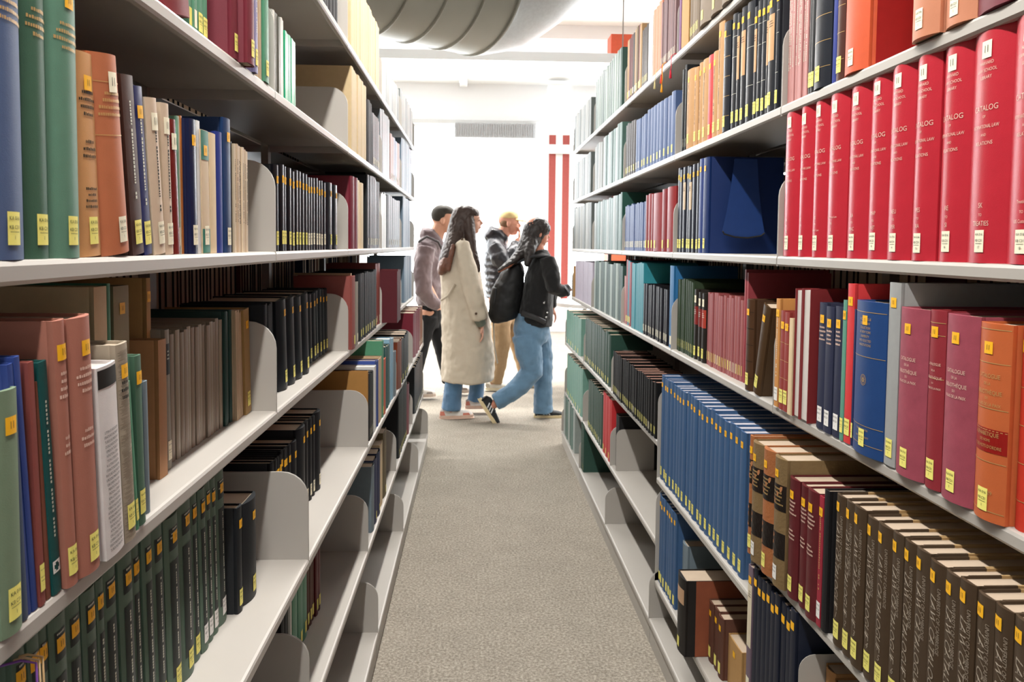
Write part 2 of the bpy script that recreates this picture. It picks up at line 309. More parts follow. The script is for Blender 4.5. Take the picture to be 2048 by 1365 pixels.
for sd in 'LR':
    S = SIDE[sd]; x = 2*CEN[sd]-S['LO']+1.0; s = S['s']
    t = thing('bookcase', 'far steel bookcase across the neighbouring aisle, seen through gaps in the %s rack' % S['name'], 'bookcase', (s*x, 0, 0))
    for r in range(7):
        bm = newbm(); prism(bm, [(p*s, q) for p, q in board_profile(.27)], 'y', -2.0, 5.3)
        for v in bm.verts: v.co.z += ZL[r]
        link('shelf_board', bm, M_steel, t)
    for k in range(9):
        bm = newbm(); box(bm, *sorted((s*.28, s*.30)), -2.0+.91*k-.015, -2.0+.91*k+.015, 0, 2.08); link('rack_post', bm, M_steel2, t)
ROWS = [
('L', 0, 4, 0.412, 0.285, [0.6792, 0.7478], 'blue_big', 'dull blue thick cloth volume', 0, 1),
('L', 0, 4, 0.412, 0.285, [0.7484, 0.7899], 'dgreen_big', 'dark green thick cloth volume', 0, 1),
('L', 0, 4, 0.412, 0.285, [0.7905, 0.8493], 'green_big', 'sage green thick cloth volume', 0, 1),
('L', 0, 4, 0.412, 0.2131, [0.8499, 0.8979], 'tan_print', 'orange-tan volume with black print', -2.9, 1),
('L', 0, 4, 0.412, 0.22, [0.8985, 0.9671], 'terra', 'terracotta cloth volume', -7, 1),
('L', 0, 4, 0.412, 0.2133, [0.9796, 1.013], 'brown_lean', 'brown tilted volume', -7, 1),
('L', 0, 4, 0.412, 0.2068, [1.0138, 1.0377], 'navy_lean', 'navy tilted volume', -7, 1),
('L', 0, 4, 0.412, 0.1987, [1.0441, 1.0805], 'cream_print', 'cream paper-bound volume', -7, 1),
('L', 0, 4, 0.414, 0.2006, [1.0858, 1.1141], 'cream_print', 'narrow cream paper-bound volume', -3.3, 1),
('L', 0, 4, 0.414, 0.184, [1.1177, 1.1401], 'dkred_gloss', 'glossy dark red volume', -4.1, 1),
('L', 0, 4, 0.42, 0.1999, [1.1586, 1.1649, 1.1712, 1.1776], 'mint_slim', 'slim mint or orange booklet', -1.0, 1),
('L', 0, 4, 0.412, 0.1952, [1.1782, 1.2051], 'navy_gloss', 'glossy navy volume', -1.6, 1),
('L', 0, 4, 0.416, 0.199, [1.2179, 1.2324], 'white_slim', 'slim white volume', -0.6, 1),
('L', 0, 4, 0.414, 0.1875, [1.233, 1.267], 'teal_band', 'cream volume with teal bands', -1.6, 1),
('L', 0, 4, 0.414, 0.1882, [1.2676, 1.2987], 'cream_plain', 'plain cream volume', -0.7, 1),
('L', 0, 4, 0.416, 0.1954, [1.305, 1.3357], 'royal', 'royal blue volume', -0.2, 1),
('L', 0, 4, 0.414, 0.2227, [1.3363, 1.3749], 'navy_tall', 'tall dark blue volume', -0.3, 1),
('L', 0, 4, 0.42, 0.1905, [1.3949, 1.4017], 'black_slim', 'slim black volume', 0, 0),
('L', 0, 4, 0.414, 0.1869, [1.4023, 1.413, 1.4235, 1.4341, 1.4448, 1.4554, 1.466, 1.4767], 'cream_slim', 'slim cream booklet', 0, 1),
('L', 1, 4, 0.412, 0.1836, [1.67, 1.7037, 1.7374, 1.7711, 1.8048, 1.8385, 1.8722, 1.9059, 1.9396, 1.9733, 2.0069, 2.0406, 2.0743, 2.108, 2.1417, 2.1754, 2.2091], 'black_gloss', 'glossy black volume', 0, 1),
('L', 1, 4, 0.412, 0.1847, [2.2238, 2.3031, 2.3824], 'black_gloss', 'thick black volume', 0, 1),
('L', 2, 4, 0.408, 0.2389, [2.6528, 2.7171, 2.7813], 'maroon', 'maroon volume', 0, 1),
('L', 2, 4, 0.41, 0.2405, [2.795, 2.8727, 2.9505], 'cream_plain', 'cream volume', 0, 1),
('L', 2, 4, 0.47, 0.3226, [3.4156, 3.4476], 'black_dull', 'black box volume', 0, 0),
('L', 2, 4, 0.41, 0.2842, [3.0736, 3.1163, 3.159, 3.2017, 3.2443, 3.287, 3.3297, 3.3724, 3.415], 'charcoal', 'charcoal volume', 0, 0),
('L', 3, 4, 0.41, 0.2463, [3.5237, 3.5654, 3.6071, 3.6489, 3.6907, 3.7323], 'white_slim', 'slim white volume', 0, 0),
('L', 3, 4, 0.41, 0.2456, [3.7329, 3.8305, 3.928, 4.0255, 4.123, 4.2207, 4.3182], 'charcoal', 'charcoal volume', 0, 0),
('L', 4, 4, 0.41, 0.2913, [4.5567, 4.638, 4.7193, 4.8007, 4.882, 4.9633, 5.0446], 'iceblue', 'pale blue volume', 0, 0),
('L', 0, 5, 0.415, 0.25, [1.0988, 1.1939], 'maroon_lean', 'maroon leaning volume', -11, 1),
('L', 0, 5, 0.418, 0.25, [1.2066, 1.2203, 1.234], 'green_lean', 'leaning slim green volume', -11, 0),
('L', 0, 5, 0.42, 0.25, [1.2421, 1.2682, 1.2943], 'green_slim', 'slim green volume with white label', 0, 1),
('L', 0, 5, 0.404, 0.27, [1.3522, 1.3869], 'maroon_thick', 'maroon cloth volume', 0, 1),
('L', 0, 5, 0.388, 0.27, [1.3875, 1.4292], 'maroon_thick', 'maroon volume overhanging the lip', 0, 1),
('L', 0, 5, 0.396, 0.26, [1.4633, 1.483], 'lilac', 'lilac volume', 0, 1),
('L', 0, 5, 0.404, 0.26, [1.5145, 1.5236, 1.5329, 1.542], 'cream_slim', 'slim cream booklet', 0, 0),
('L', 0, 5, 0.4, 0.26, [1.5426, 1.5759], 'green_slim', 'pale green volume with yellow label', 0, 1),
('L', 1, 5, 0.41, 0.1677, [1.6544, 1.6653, 1.6762, 1.6871, 1.698, 1.7089, 1.7198, 1.7307, 1.7416, 1.7525], 'grey_slim', 'slim grey booklet', 0, 0),
('L', 1, 5, 0.41, 0.1537, [1.757, 1.7752, 1.7933, 1.8115, 1.8296, 1.8477, 1.8659], 'emerald', 'emerald green slim volume', 0, 0),
('L', 2, 5, 0.408, 0.2754, [2.6558, 2.7028, 2.7497, 2.7967, 2.8436, 2.8906, 2.9375, 2.9845, 3.0314], 'manila', 'manila-covered volume', 0, 0),
('L', 2, 5, 0.41, 0.2415, [3.0532, 3.1226, 3.192], 'black_dull', 'black volume', 0, 0),
('L', 2, 5, 0.41, 0.2132, [3.1926, 3.242, 3.2914, 3.341, 3.3904, 3.4398], 'charcoal', 'charcoal volume', 0, 0),
('L', 3, 5, 0.41, 0.2836, [3.4758, 3.5397, 3.6037, 3.6677, 3.7317, 3.7957, 3.8597], 'steel', 'steel grey volume', 0, 0),
('L', 3, 5, 0.41, 0.2268, [3.8823, 3.9586, 4.0349, 4.1112, 4.1875, 4.2638, 4.3401], 'mixed_blue', 'mixed blue volume', 0, 0),
('L', 4, 5, 0.41, 0.2874, [4.457, 4.5563, 4.6556, 4.7548, 4.8541, 4.9534, 5.0527, 5.152], 'iceblue', 'pale volume', 0, 0),
('L', 1, 6, 0.41, 0.25, [2.088, 2.1346, 2.1812, 2.2278, 2.2744, 2.321, 2.3677, 2.4143], 'black_dull', 'black volume', 0, 0),
('L', 2, 6, 0.406, 0.262, [2.6459, 2.6881, 2.7303, 2.7724, 2.8146, 2.8567, 2.8989, 2.9411, 2.9832, 3.0254, 3.0675, 3.1097, 3.1519, 3.194, 3.2362, 3.2783, 3.3205, 3.3627, 3.4048], 'manila', 'manila-covered journal volume', 0, 0),
('L', 3, 6, 0.41, 0.1745, [3.5107, 3.5959, 3.6811, 3.7663, 3.8515, 3.9367, 4.0219, 4.1071, 4.1923, 4.2775], 'palegrey', 'pale grey volume', 0, 0),
('L', 4, 6, 0.41, 0.2103, [4.3696, 4.471, 4.5724, 4.6738, 4.7752, 4.8766, 4.978, 5.0794, 5.1809], 'palegrey', 'pale grey volume', 0, 0),
('L', 0, 3, 0.4, 0.2137, [0.6777, 0.7092], 'sage_big', 'sage green thick volume', 0, 1),
('L', 0, 3, 0.402, 0.2109, [0.7132, 0.7224], 'slate', 'slate blue slim volume', -2.7, 1),
('L', 0, 3, 0.402, 0.2366, [0.7228, 0.7321, 0.7415], 'cobalt', 'cobalt blue volume', -4.8, 1),
('L', 0, 3, 0.402, 0.2313, [0.7419, 0.7518], 'rosered', 'rose red slim volume', -2.8, 1),
('L', 0, 3, 0.404, 0.2112, [0.7561, 0.7647], 'brick', 'brick red slim volume', -2.6, 1),
('L', 0, 3, 0.402, 0.229, [0.7653, 0.7806], 'dkteal', 'dark teal volume with square emblem', -4.6, 1),
('L', 0, 3, 0.397, 0.2657, [0.7812, 0.8022], 'rosebrown', 'rose-brown thick volume', -3.7, 1),
('L', 0, 3, 0.397, 0.265, [0.8027, 0.8485], 'rosebrown', 'rose-brown widest volume', -2.9, 1),
('L', 0, 3, 0.39, 0.2099, [0.8491, 0.8924], 'whiteprint', 'white volume printed with rows of text', -4.1, 1),
('L', 0, 3, 0.392, 0.228, [0.8983, 0.9281], 'graintex', 'grey wood-grain volume', -4.1, 1),
('L', 0, 3, 0.397, 0.1812, [0.9408, 0.9493], 'green_slim', 'slim green volume', -6.0, 1),
('L', 0, 3, 0.399, 0.2064, [0.9548, 0.973], 'green_lab', 'green volume with yellow label', -2.1, 1),
('L', 0, 3, 0.4087, 0.168, [0.9977, 1.0107], 'greyblue_slim', 'grey-blue slim volume', -1.3, 1),
('L', 0, 3, 0.478, 0.2834, [1.0195, 1.0548], 'cream_plain', 'tall cream box', 0, 1),
('L', 0, 3, 0.478, 0.2861, [1.0556, 1.0649], 'green_slim', 'tall slim green volume', 0, 1),
('L', 0, 3, 0.478, 0.2813, [1.0733, 1.1205], 'olive_cream', 'tall olive volume with yellow sticker', 0, 1),
('L', 0, 3, 0.478, 0.2881, [1.1793, 1.1943], 'kraft', 'tall kraft-brown box', 0, 1),
('L', 0, 3, 0.449, 0.2009, [1.1455, 1.1748], 'orange_slim', 'slim orange-brown booklet', 0, 1),
('L', 0, 3, 0.4568, 0.2109, [1.1949, 1.2113], 'greylab', 'grey volume with black title panel', -1.2, 1),
('L', 0, 3, 0.463, 0.2026, [1.2361, 1.2535, 1.2711, 1.2885, 1.3061, 1.3236, 1.3411, 1.3586, 1.3761, 1.3936, 1.4111, 1.4286, 1.4461, 1.4636, 1.4811], 'taupe', 'taupe paper-bound journal', 0, 1),
('L', 0, 3, 0.46, 0.2138, [1.4817, 1.4978, 1.5139, 1.5299], 'bottle', 'dark bottle-green volume', 0, 1),
('L', 0, 3, 0.452, 0.2097, [1.5305, 1.5404, 1.5503, 1.5602, 1.5702, 1.58], 'beige_slim', 'beige slim journal', -1.6, 1),
('L', 0, 3, 0.4505, 0.21, [1.5806, 1.6184], 'kraft_lab', 'kraft volume with yellow labels', -3.7, 1),
('L', 1, 3, 0.425, 0.2152, [1.6276, 1.641, 1.6543, 1.6677, 1.681, 1.6944], 'black_cloth', 'black cloth volume behind the bracket', 0, 0),
('L', 1, 3, 0.4445, 0.2085, [1.8251, 1.9028, 1.9806, 2.0583, 2.1361], 'black_cloth', 'thick black cloth volume', -5, 1),
('L', 1, 3, 0.4671, 0.2017, [2.2585, 2.3043, 2.3502, 2.396, 2.4419, 2.4877, 2.5336], 'black_cloth', 'black cloth volume', -3.6, 1),
('L', 2, 3, 0.41, 0.2431, [2.6552, 2.6687], 'beige_slim', 'beige board edge', 0, 0),
('L', 2, 3, 0.3937, 0.237, [2.567, 2.6312], 'rosered', 'red slim volume', 0, 1),
('L', 2, 3, 0.3974, 0.213, [2.6693, 2.7242], 'greylab', 'grey volume with black panel', 0, 0),
('L', 2, 3, 0.4039, 0.2355, [2.7803, 2.8417, 2.9031, 2.9644, 3.0258, 3.0872, 3.1485, 3.2099, 3.2713], 'black_yel', 'black volume with yellow label', 0, 0),
('L', 2, 3, 0.4091, 0.2615, [3.3218, 3.3847, 3.4476], 'rosered', 'red volume with yellow label', 0, 0),
('L', 3, 3, 0.335, 0.2276, [3.4556, 3.5179, 3.5802, 3.6425], 'maroon_big', 'big maroon volume jutting out', 0, 0),
('L', 4, 3, 0.412, 0.2744, [4.6512, 4.7426, 4.834, 4.9254, 5.0168, 5.1082, 5.1996], 'iceblue', 'pale blue volume', 0, 0),
('L', 0, 2, 0.426, 0.2682, [0.7503, 0.7728, 0.7934, 0.8115, 0.8451, 0.8775, 0.9102, 0.9282, 0.9677, 1.0066, 1.0334, 1.0648, 1.1054, 1.157, 1.2117, 1.2422, 1.2743, 1.3008, 1.3259, 1.3764], 'green_law', 'green volume with black panel', -2.5, 1),
('L', 0, 2, 0.41, 0.1895, [1.377, 1.4054], 'black_yel', 'thin black small volume', -0.6, 1),
('L', 0, 2, 0.41, 0.1848, [1.4084, 1.4896], 'black_yel', 'black small volume', -0.1, 1),
('L', 1, 2, 0.415, 0.1992, [1.6276, 1.6515, 1.679, 1.7, 1.7163, 1.7331, 1.7563, 1.7773, 1.8056, 1.8524], 'black_deep', 'black volume showing its page tops', 0, 1),
('L', 1, 2, 0.415, 0.211, [1.8578, 1.9393, 1.9916, 2.0281, 2.0628, 2.1323], 'black_deep', 'black volume by the gap', 0, 1),
('L', 2, 2, 0.347, 0.2349, [2.5938, 2.6099], 'ochre', 'ochre box volume', 0, 0),
('L', 2, 2, 0.343, 0.2243, [2.6105, 2.6388, 2.6671, 2.6953, 2.7237], 'charcoal', 'charcoal volume', 0, 0),
('L', 2, 2, 0.343, 0.2284, [2.7305, 2.7788], 'white_slim', 'white volume', 0, 0),
('L', 2, 2, 0.343, 0.2392, [2.7794, 2.8154, 2.8513], 'cobalt', 'cobalt slim volume', 0, 0),
('L', 2, 2, 0.343, 0.2358, [2.8519, 2.8788, 2.9057, 2.9326, 2.9594], 'beige_slim', 'beige slim volume', 0, 0),
('L', 2, 2, 0.343, 0.2895, [2.9643, 3.008], 'green_slim', 'tall green slim volume', 0, 0),
('L', 2, 2, 0.343, 0.2132, [3.0086, 3.0756], 'orange_red', 'orange-red slim volume', 0, 0),
('L', 2, 2, 0.343, 0.2521, [3.0762, 3.1306, 3.1849, 3.2392], 'dkteal', 'teal slim volume', 0, 0),
('L', 2, 2, 0.343, 0.2597, [3.2398, 3.3094, 3.379], 'skyblue', 'sky blue volume', 0, 0),
('L', 2, 2, 0.343, 0.1916, [3.3796, 3.4476], 'greyblue_slim', 'grey volume', 0, 0),
('L', 3, 2, 0.343, 0.2135, [3.5431, 3.6981], 'rust', 'rust volume', 0, 0),
('L', 3, 2, 0.343, 0.207, [3.6987, 3.7949, 3.891, 3.9872, 4.0834], 'black_yel', 'dark volume with yellow label', 0, 0),
('L', 4, 2, 0.347, 0.2616, [4.5536, 4.6961, 4.8387, 4.9811], 'maroon', 'maroon volume', 0, 0),
('L', 4, 2, 0.347, 0.2427, [4.9817, 5.0553, 5.1287, 5.2022, 5.2756], 'mixed_blue', 'mixed volume', 0, 0),
('L', 1, 1, 0.42, 0.25, [1.7338, 1.7622, 1.7907], 'black_dull', 'dark volume', 0, 1),
('L', 1, 1, 0.42, 0.26, [1.7956, 1.8183, 1.841], 'grey_slim', 'grey volume', 0, 1),
('L', 1, 1, 0.42, 0.26, [1.8436, 1.895, 1.9464, 1.9978], 'green_slim', 'green volume under the shelf', 0, 1),
('L', 1, 1, 0.42, 0.26, [2.0038, 2.0295, 2.0551, 2.0808], 'brown', 'brown volume', 0, 1),
('L', 1, 1, 0.4121, 0.1889, [2.0814, 2.1116, 2.1418], 'dkred', 'dark red volume', 0, 1),
('L', 1, 0, 0.42, 0.26, [1.6276, 1.6333, 1.639], 'black_dull', 'dark volume', 0, 0),
('L', 2, 1, 0.349, 0.2294, [2.6972, 2.7578], 'greyblue_slim', 'steel blue volume', 0, 0),
('L', 2, 1, 0.349, 0.2344, [2.7647, 2.849, 2.9333], 'navy', 'navy volume', 0, 0),
('L', 2, 1, 0.351, 0.2379, [2.958, 3.047], 'cream_plain', 'cream volume', 0, 0),
('L', 2, 1, 0.351, 0.258, [3.0637, 3.1682], 'olive_brown', 'olive brown volume', 0, 1),
('L', 3, 1, 0.349, 0.304, [3.6465, 3.6999, 3.7532, 3.8065, 3.8599, 3.9132, 3.9665, 4.0199, 4.0732], 'black_yel', 'black volume', 0, 0),
('L', 3, 1, 0.349, 0.2638, [4.1032, 4.1957], 'maroon', 'maroon volume', 0, 0),
('L', 4, 1, 0.347, 0.2774, [4.6235, 4.705, 4.7865, 4.868, 4.9496, 5.0311, 5.1126, 5.1941, 5.2756], 'charcoal', 'charcoal volume', 0, 0),
('R', 0, 4, 0.667, 0.3093, [0.7391, 0.8175, 0.8922, 0.9707, 1.055, 1.1247, 1.1893, 1.2606, 1.3318, 1.4073, 1.4865, 1.5521, 1.6159, 1.6964], 'redcat', 'red cloth catalogue volume', 0, 1),
('R', 1, 4, 0.665, 0.2749, [2.2483, 2.3058], 'navy_big', 'deep navy widest volume', 0, 1),
('R', 1, 4, 0.665, 0.2769, [2.3064, 2.348], 'cobalt_dk', 'dark blue slim volume', 0, 1),
('R', 1, 4, 0.665, 0.271, [2.3486, 2.3857, 2.423, 2.4601, 2.4972, 2.5344, 2.5716, 2.6088], 'black_creamlab', 'black slim volume with cream panel', 0, 1),
('R', 2, 4, 0.665, 0.2184, [2.6286, 2.7397, 2.8141, 2.95, 2.9925, 3.045, 3.0903], 'maroon_red', 'dark red volume', 0, 1),
('R', 2, 4, 0.665, 0.1969, [3.0909, 3.1271, 3.1631, 3.1993, 3.2354, 3.2716, 3.3076, 3.3438, 3.3799, 3.4161, 3.4521, 3.4883, 3.5244], 'blue_slim', 'slim blue volume', 0, 0),
('R', 3, 4, 0.665, 0.2636, [3.5919, 3.6294], 'dkgreen_slim', 'dark green volume', 0, 0),
('R', 3, 4, 0.665, 0.2591, [3.63, 3.6974, 3.7648, 3.8321, 3.8995, 3.9668, 4.0342, 4.1015, 4.1689, 4.2363, 4.3037, 4.371, 4.4384], 'teal_white', 'pale teal volume', 0, 0),
('R', 4, 4, 0.665, 0.2713, [4.5655, 4.6442, 4.7229, 4.8016, 4.8803, 4.959, 5.0377, 5.1163, 5.195, 5.2737, 5.3524], 'palegrey', 'pale grey volume', 0, 0),
('R', 0, 5, 0.659, 0.27, [0.9371, 1.0354], 'maroon_thick', 'maroon cloth volume', 0, 0),
('R', 0, 5, 0.659, 0.27, [1.0364, 1.1076], 'terracotta', 'terracotta volume with white label', 0, 1),
('R', 0, 5, 0.651, 0.27, [1.1082, 1.1797], 'terracotta', 'terracotta volume overhanging the lip', 0, 1),
('R', 0, 5, 0.661, 0.27, [1.3314, 1.4188], 'orange_cov', 'bright orange volume with red boards', 0, 1),
('R', 0, 5, 0.665, 0.27, [1.4292, 1.4612], 'brown_gold', 'brown ribbed volume', 0, 1),
('R', 0, 5, 0.665, 0.27, [1.4622, 1.4789], 'royal', 'royal blue slim volume', 0, 1),
('R', 0, 5, 0.663, 0.27, [1.4795, 1.5519], 'black_gold', 'black volume with gold rules', 0, 1),
('R', 0, 5, 0.663, 0.26, [1.5525, 1.5714, 1.5902], 'black_yel', 'slim black volume', 0, 1),
('R', 0, 5, 0.663, 0.26, [1.5926, 1.6056, 1.6186, 1.6316, 1.6445, 1.6575, 1.6705, 1.6834, 1.6964], 'pink_slim', 'slim dusty pink volume', 0, 1),
('R', 1, 5, 0.663, 0.27, [1.7443, 1.762, 1.8077, 1.825, 1.8525, 1.8774, 1.8996], 'black_paper', 'black ribbed volume', 0, 1),
('R', 1, 5, 0.663, 0.2883, [1.91, 1.9601, 2.0013, 2.0265, 2.0644], 'black_paper', 'black ribbed volume beside the tan ones', 0, 1),
('R', 1, 5, 0.663, 0.2868, [2.0767, 2.1295], 'black_gold', 'tall black volume', 0, 1),
('R', 1, 5, 0.663, 0.301, [2.1317, 2.1827], 'paper_tan', 'tall tan paper-backed volume', 0, 1),
('R', 1, 5, 0.663, 0.2355, [2.185, 2.2265], 'paper_tan', 'tan paper-backed volume right of the red one', 0, 1),
('R', 1, 5, 0.663, 0.2359, [2.2271, 2.2726], 'bright_red', 'bright red volume', 0, 1),
('R', 1, 5, 0.663, 0.2382, [2.2751, 2.3411, 2.3782, 2.4193, 2.503], 'paper_tan', 'worn tan volume', 0, 1),
('R', 1, 5, 0.663, 0.2679, [2.521, 2.5426, 2.5641], 'black_yel', 'slim dark volume', 0, 0),
('R', 2, 5, 0.663, 0.2167, [2.6549, 2.7091, 2.7633, 2.8176, 2.8718, 2.9261, 2.9803, 3.0346, 3.0888, 3.1431, 3.1973, 3.2516, 3.3058], 'slateblue', 'slate blue volume', 0, 0),
('R', 2, 5, 0.663, 0.2284, [3.3162, 3.3579, 3.3995, 3.4411, 3.4828, 3.5244], 'black_brown', 'dark brown slim volume', 0, 0),
('R', 3, 5, 0.663, 0.2614, [3.6244, 3.6831, 3.7418, 3.8005, 3.8592, 3.9179, 3.9766, 4.0353, 4.094, 4.1527], 'teal_white', 'pale green volume', 0, 0),
('R', 3, 5, 0.663, 0.2454, [4.1692, 4.2365, 4.3038, 4.3711, 4.4384], 'palegrey', 'white volume', 0, 0),
('R', 4, 5, 0.663, 0.2384, [4.5861, 4.6712, 4.7564, 4.8415, 4.9267, 5.0118, 5.097, 5.1821, 5.2673, 5.3524], 'palegrey', 'white volume', 0, 0),
('R', 1, 6, 0.651, 0.25, [1.98, 2.0415, 2.1283, 2.2322, 2.3364], 'brown_worn', 'worn grey-brown volume', 0, 0),
('R', 1, 6, 0.659, 0.25, [2.3698, 2.4066, 2.4435, 2.4804], 'brown_worn', 'worn brown volume with yellow label', 0, 0),
('R', 1, 6, 0.659, 0.25, [2.4862, 2.5734], 'kraft', 'torn tan volume', 0, 1),
('R', 1, 6, 0.661, 0.25, [2.5905, 2.6104], 'purple', 'purple volume', 0, 0),
('R', 2, 6, 0.663, 0.241, [2.6762, 2.6986, 2.7209, 2.7434, 2.7657, 2.7881, 2.8105, 2.8328, 2.8552, 2.8776], 'plum_slim', 'slim plum-brown volume', 0, 0),
('R', 2, 6, 0.663, 0.2489, [2.8782, 2.9241, 2.9699, 3.0156], 'salmon', 'salmon-pink volume', 0, 1),
('R', 2, 6, 0.663, 0.2323, [3.0162, 3.0598, 3.1033], 'white_slim', 'white volume', 0, 0),
('R', 2, 6, 0.663, 0.2292, [3.1039, 3.1294, 3.1551, 3.1806, 3.2061], 'black_brown', 'dark slim volume', 0, 0),
('R', 2, 6, 0.663, 0.2681, [3.2157, 3.2542, 3.2926, 3.3311, 3.3695, 3.4079, 3.4464, 3.4848, 3.5233], 'mixed_brown', 'mixed brown volume', 0, 0),
('R', 3, 6, 0.663, 0.2735, [3.6435, 3.7046, 3.7658, 3.8269, 3.8881, 3.9492, 4.0104, 4.0715, 4.1327, 4.1938, 4.255, 4.3161, 4.3773, 4.4384], 'palegreen', 'pale green volume', 0, 0),
('R', 4, 6, 0.663, 0.2285, [4.621, 4.6942, 4.7673, 4.8405, 4.9136, 4.9867, 5.0599, 5.133, 5.2061, 5.2793, 5.3524], 'palegrey', 'white volume', 0, 0),
('R', 0, 3, 0.667, 0.27, [0.8485, 0.9052], 'redorange', 'red-orange volume', 0, 0),
('R', 0, 3, 0.667, 0.2571, [0.9069, 0.9325], 'redorange', 'red-orange narrow volume at the frame edge', 0, 1),
('R', 0, 3, 0.655, 0.2493, [0.9331, 0.9949], 'orange_cat', 'orange volume with dark red band', 0, 1),
('R', 0, 3, 0.656, 0.2536, [0.9964, 1.0694], 'rose_cat', 'dusty rose widest volume', 0, 1),
('R', 0, 3, 0.656, 0.2553, [1.0706, 1.1105], 'dkrose_cat', 'dark rose volume with gold rules', 0, 1),
('R', 0, 3, 0.656, 0.2533, [1.1118, 1.19], 'rose_cat', 'dusty rose volume beside the grey one', 0, 1),
('R', 0, 3, 0.6549, 0.2888, [1.1906, 1.2248], 'grey_tall', 'tall light grey volume', 0, 1),
('R', 0, 3, 0.654, 0.2546, [1.2254, 1.3278], 'nyu_blue', 'bright blue volume with gold seal', 0, 1),
('R', 0, 3, 0.654, 0.2372, [1.3287, 1.3361], 'navy', 'slim navy and orange volume', 0, 1),
('R', 0, 3, 0.6549, 0.2802, [1.3388, 1.3642], 'coral', 'coral red volume', 0, 1),
('R', 0, 3, 0.654, 0.2504, [1.3648, 1.3785], 'mint_spine', 'slim mint green volume', 0, 1),
('R', 0, 3, 0.652, 0.2415, [1.3791, 1.4119, 1.4446, 1.4774], 'ink_slim', 'ink blue slim volume with white label', 0, 1),
('R', 0, 3, 0.648, 0.2621, [1.5025, 1.5421], 'pages_out', 'dark red volume shelved pages outward', 0, 1),
('R', 0, 3, 0.648, 0.2597, [1.5433, 1.5766], 'pages_out', 'second dark red volume shelved pages outward', 0, 1),
('R', 0, 3, 0.645, 0.1981, [1.5772, 1.5945], 'cream_plain', 'slim cream volume', 0, 1),
('R', 0, 3, 0.648, 0.2088, [1.6047, 1.6286, 1.6525], 'rosered_dk', 'dull red slim volume', 0, 1),
('R', 0, 3, 0.6503, 0.2325, [1.6599, 1.6814], 'tanorange', 'tan-orange slim volume', 0, 1),
('R', 1, 3, 0.655, 0.2146, [1.781, 1.8239], 'brown_lean2', 'dark brown leaning volume', -15, 1),
('R', 1, 3, 0.66, 0.2182, [1.8414, 1.8904], 'brown_thick', 'thick dark brown volume', 0, 1),
('R', 1, 3, 0.68, 0.2822, [1.9503, 1.9625, 1.9746], 'maroon_lean2', 'tall dusty red volume leaning away', 9, 0),
('R', 1, 3, 0.676, 0.212, [1.9752, 1.9973, 2.0194, 2.0414, 2.0636, 2.0856, 2.1077, 2.1299, 2.1519, 2.174, 2.1961, 2.2182, 2.2402, 2.2624, 2.2844], 'dustyred', 'dusty red volume', 0, 0),
('R', 1, 3, 0.676, 0.2116, [2.287, 2.3268, 2.3668, 2.4066], 'black_redlab', 'black volume with red title panel', 0, 1),
('R', 1, 3, 0.672, 0.239, [2.4072, 2.4326, 2.458, 2.4834, 2.5088, 2.5342, 2.5596, 2.585, 2.6104], 'dkgreen_cloth', 'dark green cloth volume', 0, 0),
('R', 2, 3, 0.663, 0.2781, [2.62, 2.6717], 'azure', 'azure blue tall volume', 0, 1),
('R', 2, 3, 0.664, 0.1973, [2.6863, 2.7267, 2.7669, 2.8072, 2.8474, 2.8877, 2.928, 2.9683, 3.0086, 3.0488, 3.0891], 'black_whitelab', 'black volume with white label', 0, 0),
('R', 2, 3, 0.66, 0.2764, [3.0897, 3.1283, 3.1668, 3.2054, 3.2439, 3.2824, 3.321], 'cyan', 'cyan tall slim volume', 0, 0),
('R', 2, 3, 0.665, 0.2822, [3.3518, 3.3934, 3.4351, 3.4767], 'mixed_red', 'maroon or teal slim volume', 0, 0),
('R', 2, 3, 0.665, 0.2113, [3.4826, 3.5035, 3.5244], 'pink_slim', 'pink slim volume', 0, 0),
('R', 3, 3, 0.665, 0.2601, [3.561, 3.6179, 3.6749, 3.7318, 3.7888, 3.8457, 3.9026, 3.9596, 4.0165, 4.0734, 4.1304, 4.1873, 4.2443, 4.3012, 4.3581, 4.4151], 'green_white', 'dark green and white slim volume', 0, 0),
('R', 4, 3, 0.665, 0.2465, [4.4724, 4.5686, 4.6648, 4.761, 4.8572, 4.9534, 5.0496, 5.1459, 5.2421], 'lilacgrey', 'pale lilac volume', 0, 0),
('R', 4, 3, 0.665, 0.2066, [5.336, 5.351], 'kraft', 'tan volume at the rack end', 0, 0),
('R', 0, 2, 0.6145, 0.2567, [0.7197, 0.7514, 0.7859, 0.8211, 0.8561, 0.8885, 0.9213, 0.9544, 0.9854, 1.0224, 1.0561, 1.0878, 1.1176, 1.1622, 1.1956, 1.2347, 1.2644, 1.2983], 'lawcat', 'dark brown law catalogue volume', 0, 1),
('R', 0, 2, 0.6135, 0.2505, [1.3199, 1.3396], 'black_dull', 'black slim volume', 0, 1),
('R', 0, 2, 0.6126, 0.2331, [1.3402, 1.3574], 'crimson', 'crimson slim volume', 0, 1),
('R', 0, 2, 0.6127, 0.2329, [1.3586, 1.4049, 1.4431, 1.4894], 'oxblood', 'oxblood volume with gilt title', 0, 1),
('R', 0, 2, 0.607, 0.2574, [1.49, 1.547], 'leather_olive', 'olive-brown leather volume nearer of two', 0, 1),
('R', 0, 2, 0.607, 0.2582, [1.5484, 1.6088], 'leather_tan', 'orange-brown worn leather volume nearer of two', 0, 1),
('R', 0, 2, 0.607, 0.2558, [1.6103, 1.6725], 'leather_olive', 'olive-brown leather volume farther of two', 0, 1),
('R', 0, 2, 0.607, 0.2604, [1.674, 1.6964], 'leather_tan', 'orange-brown worn leather volume farther of two', 0, 1),
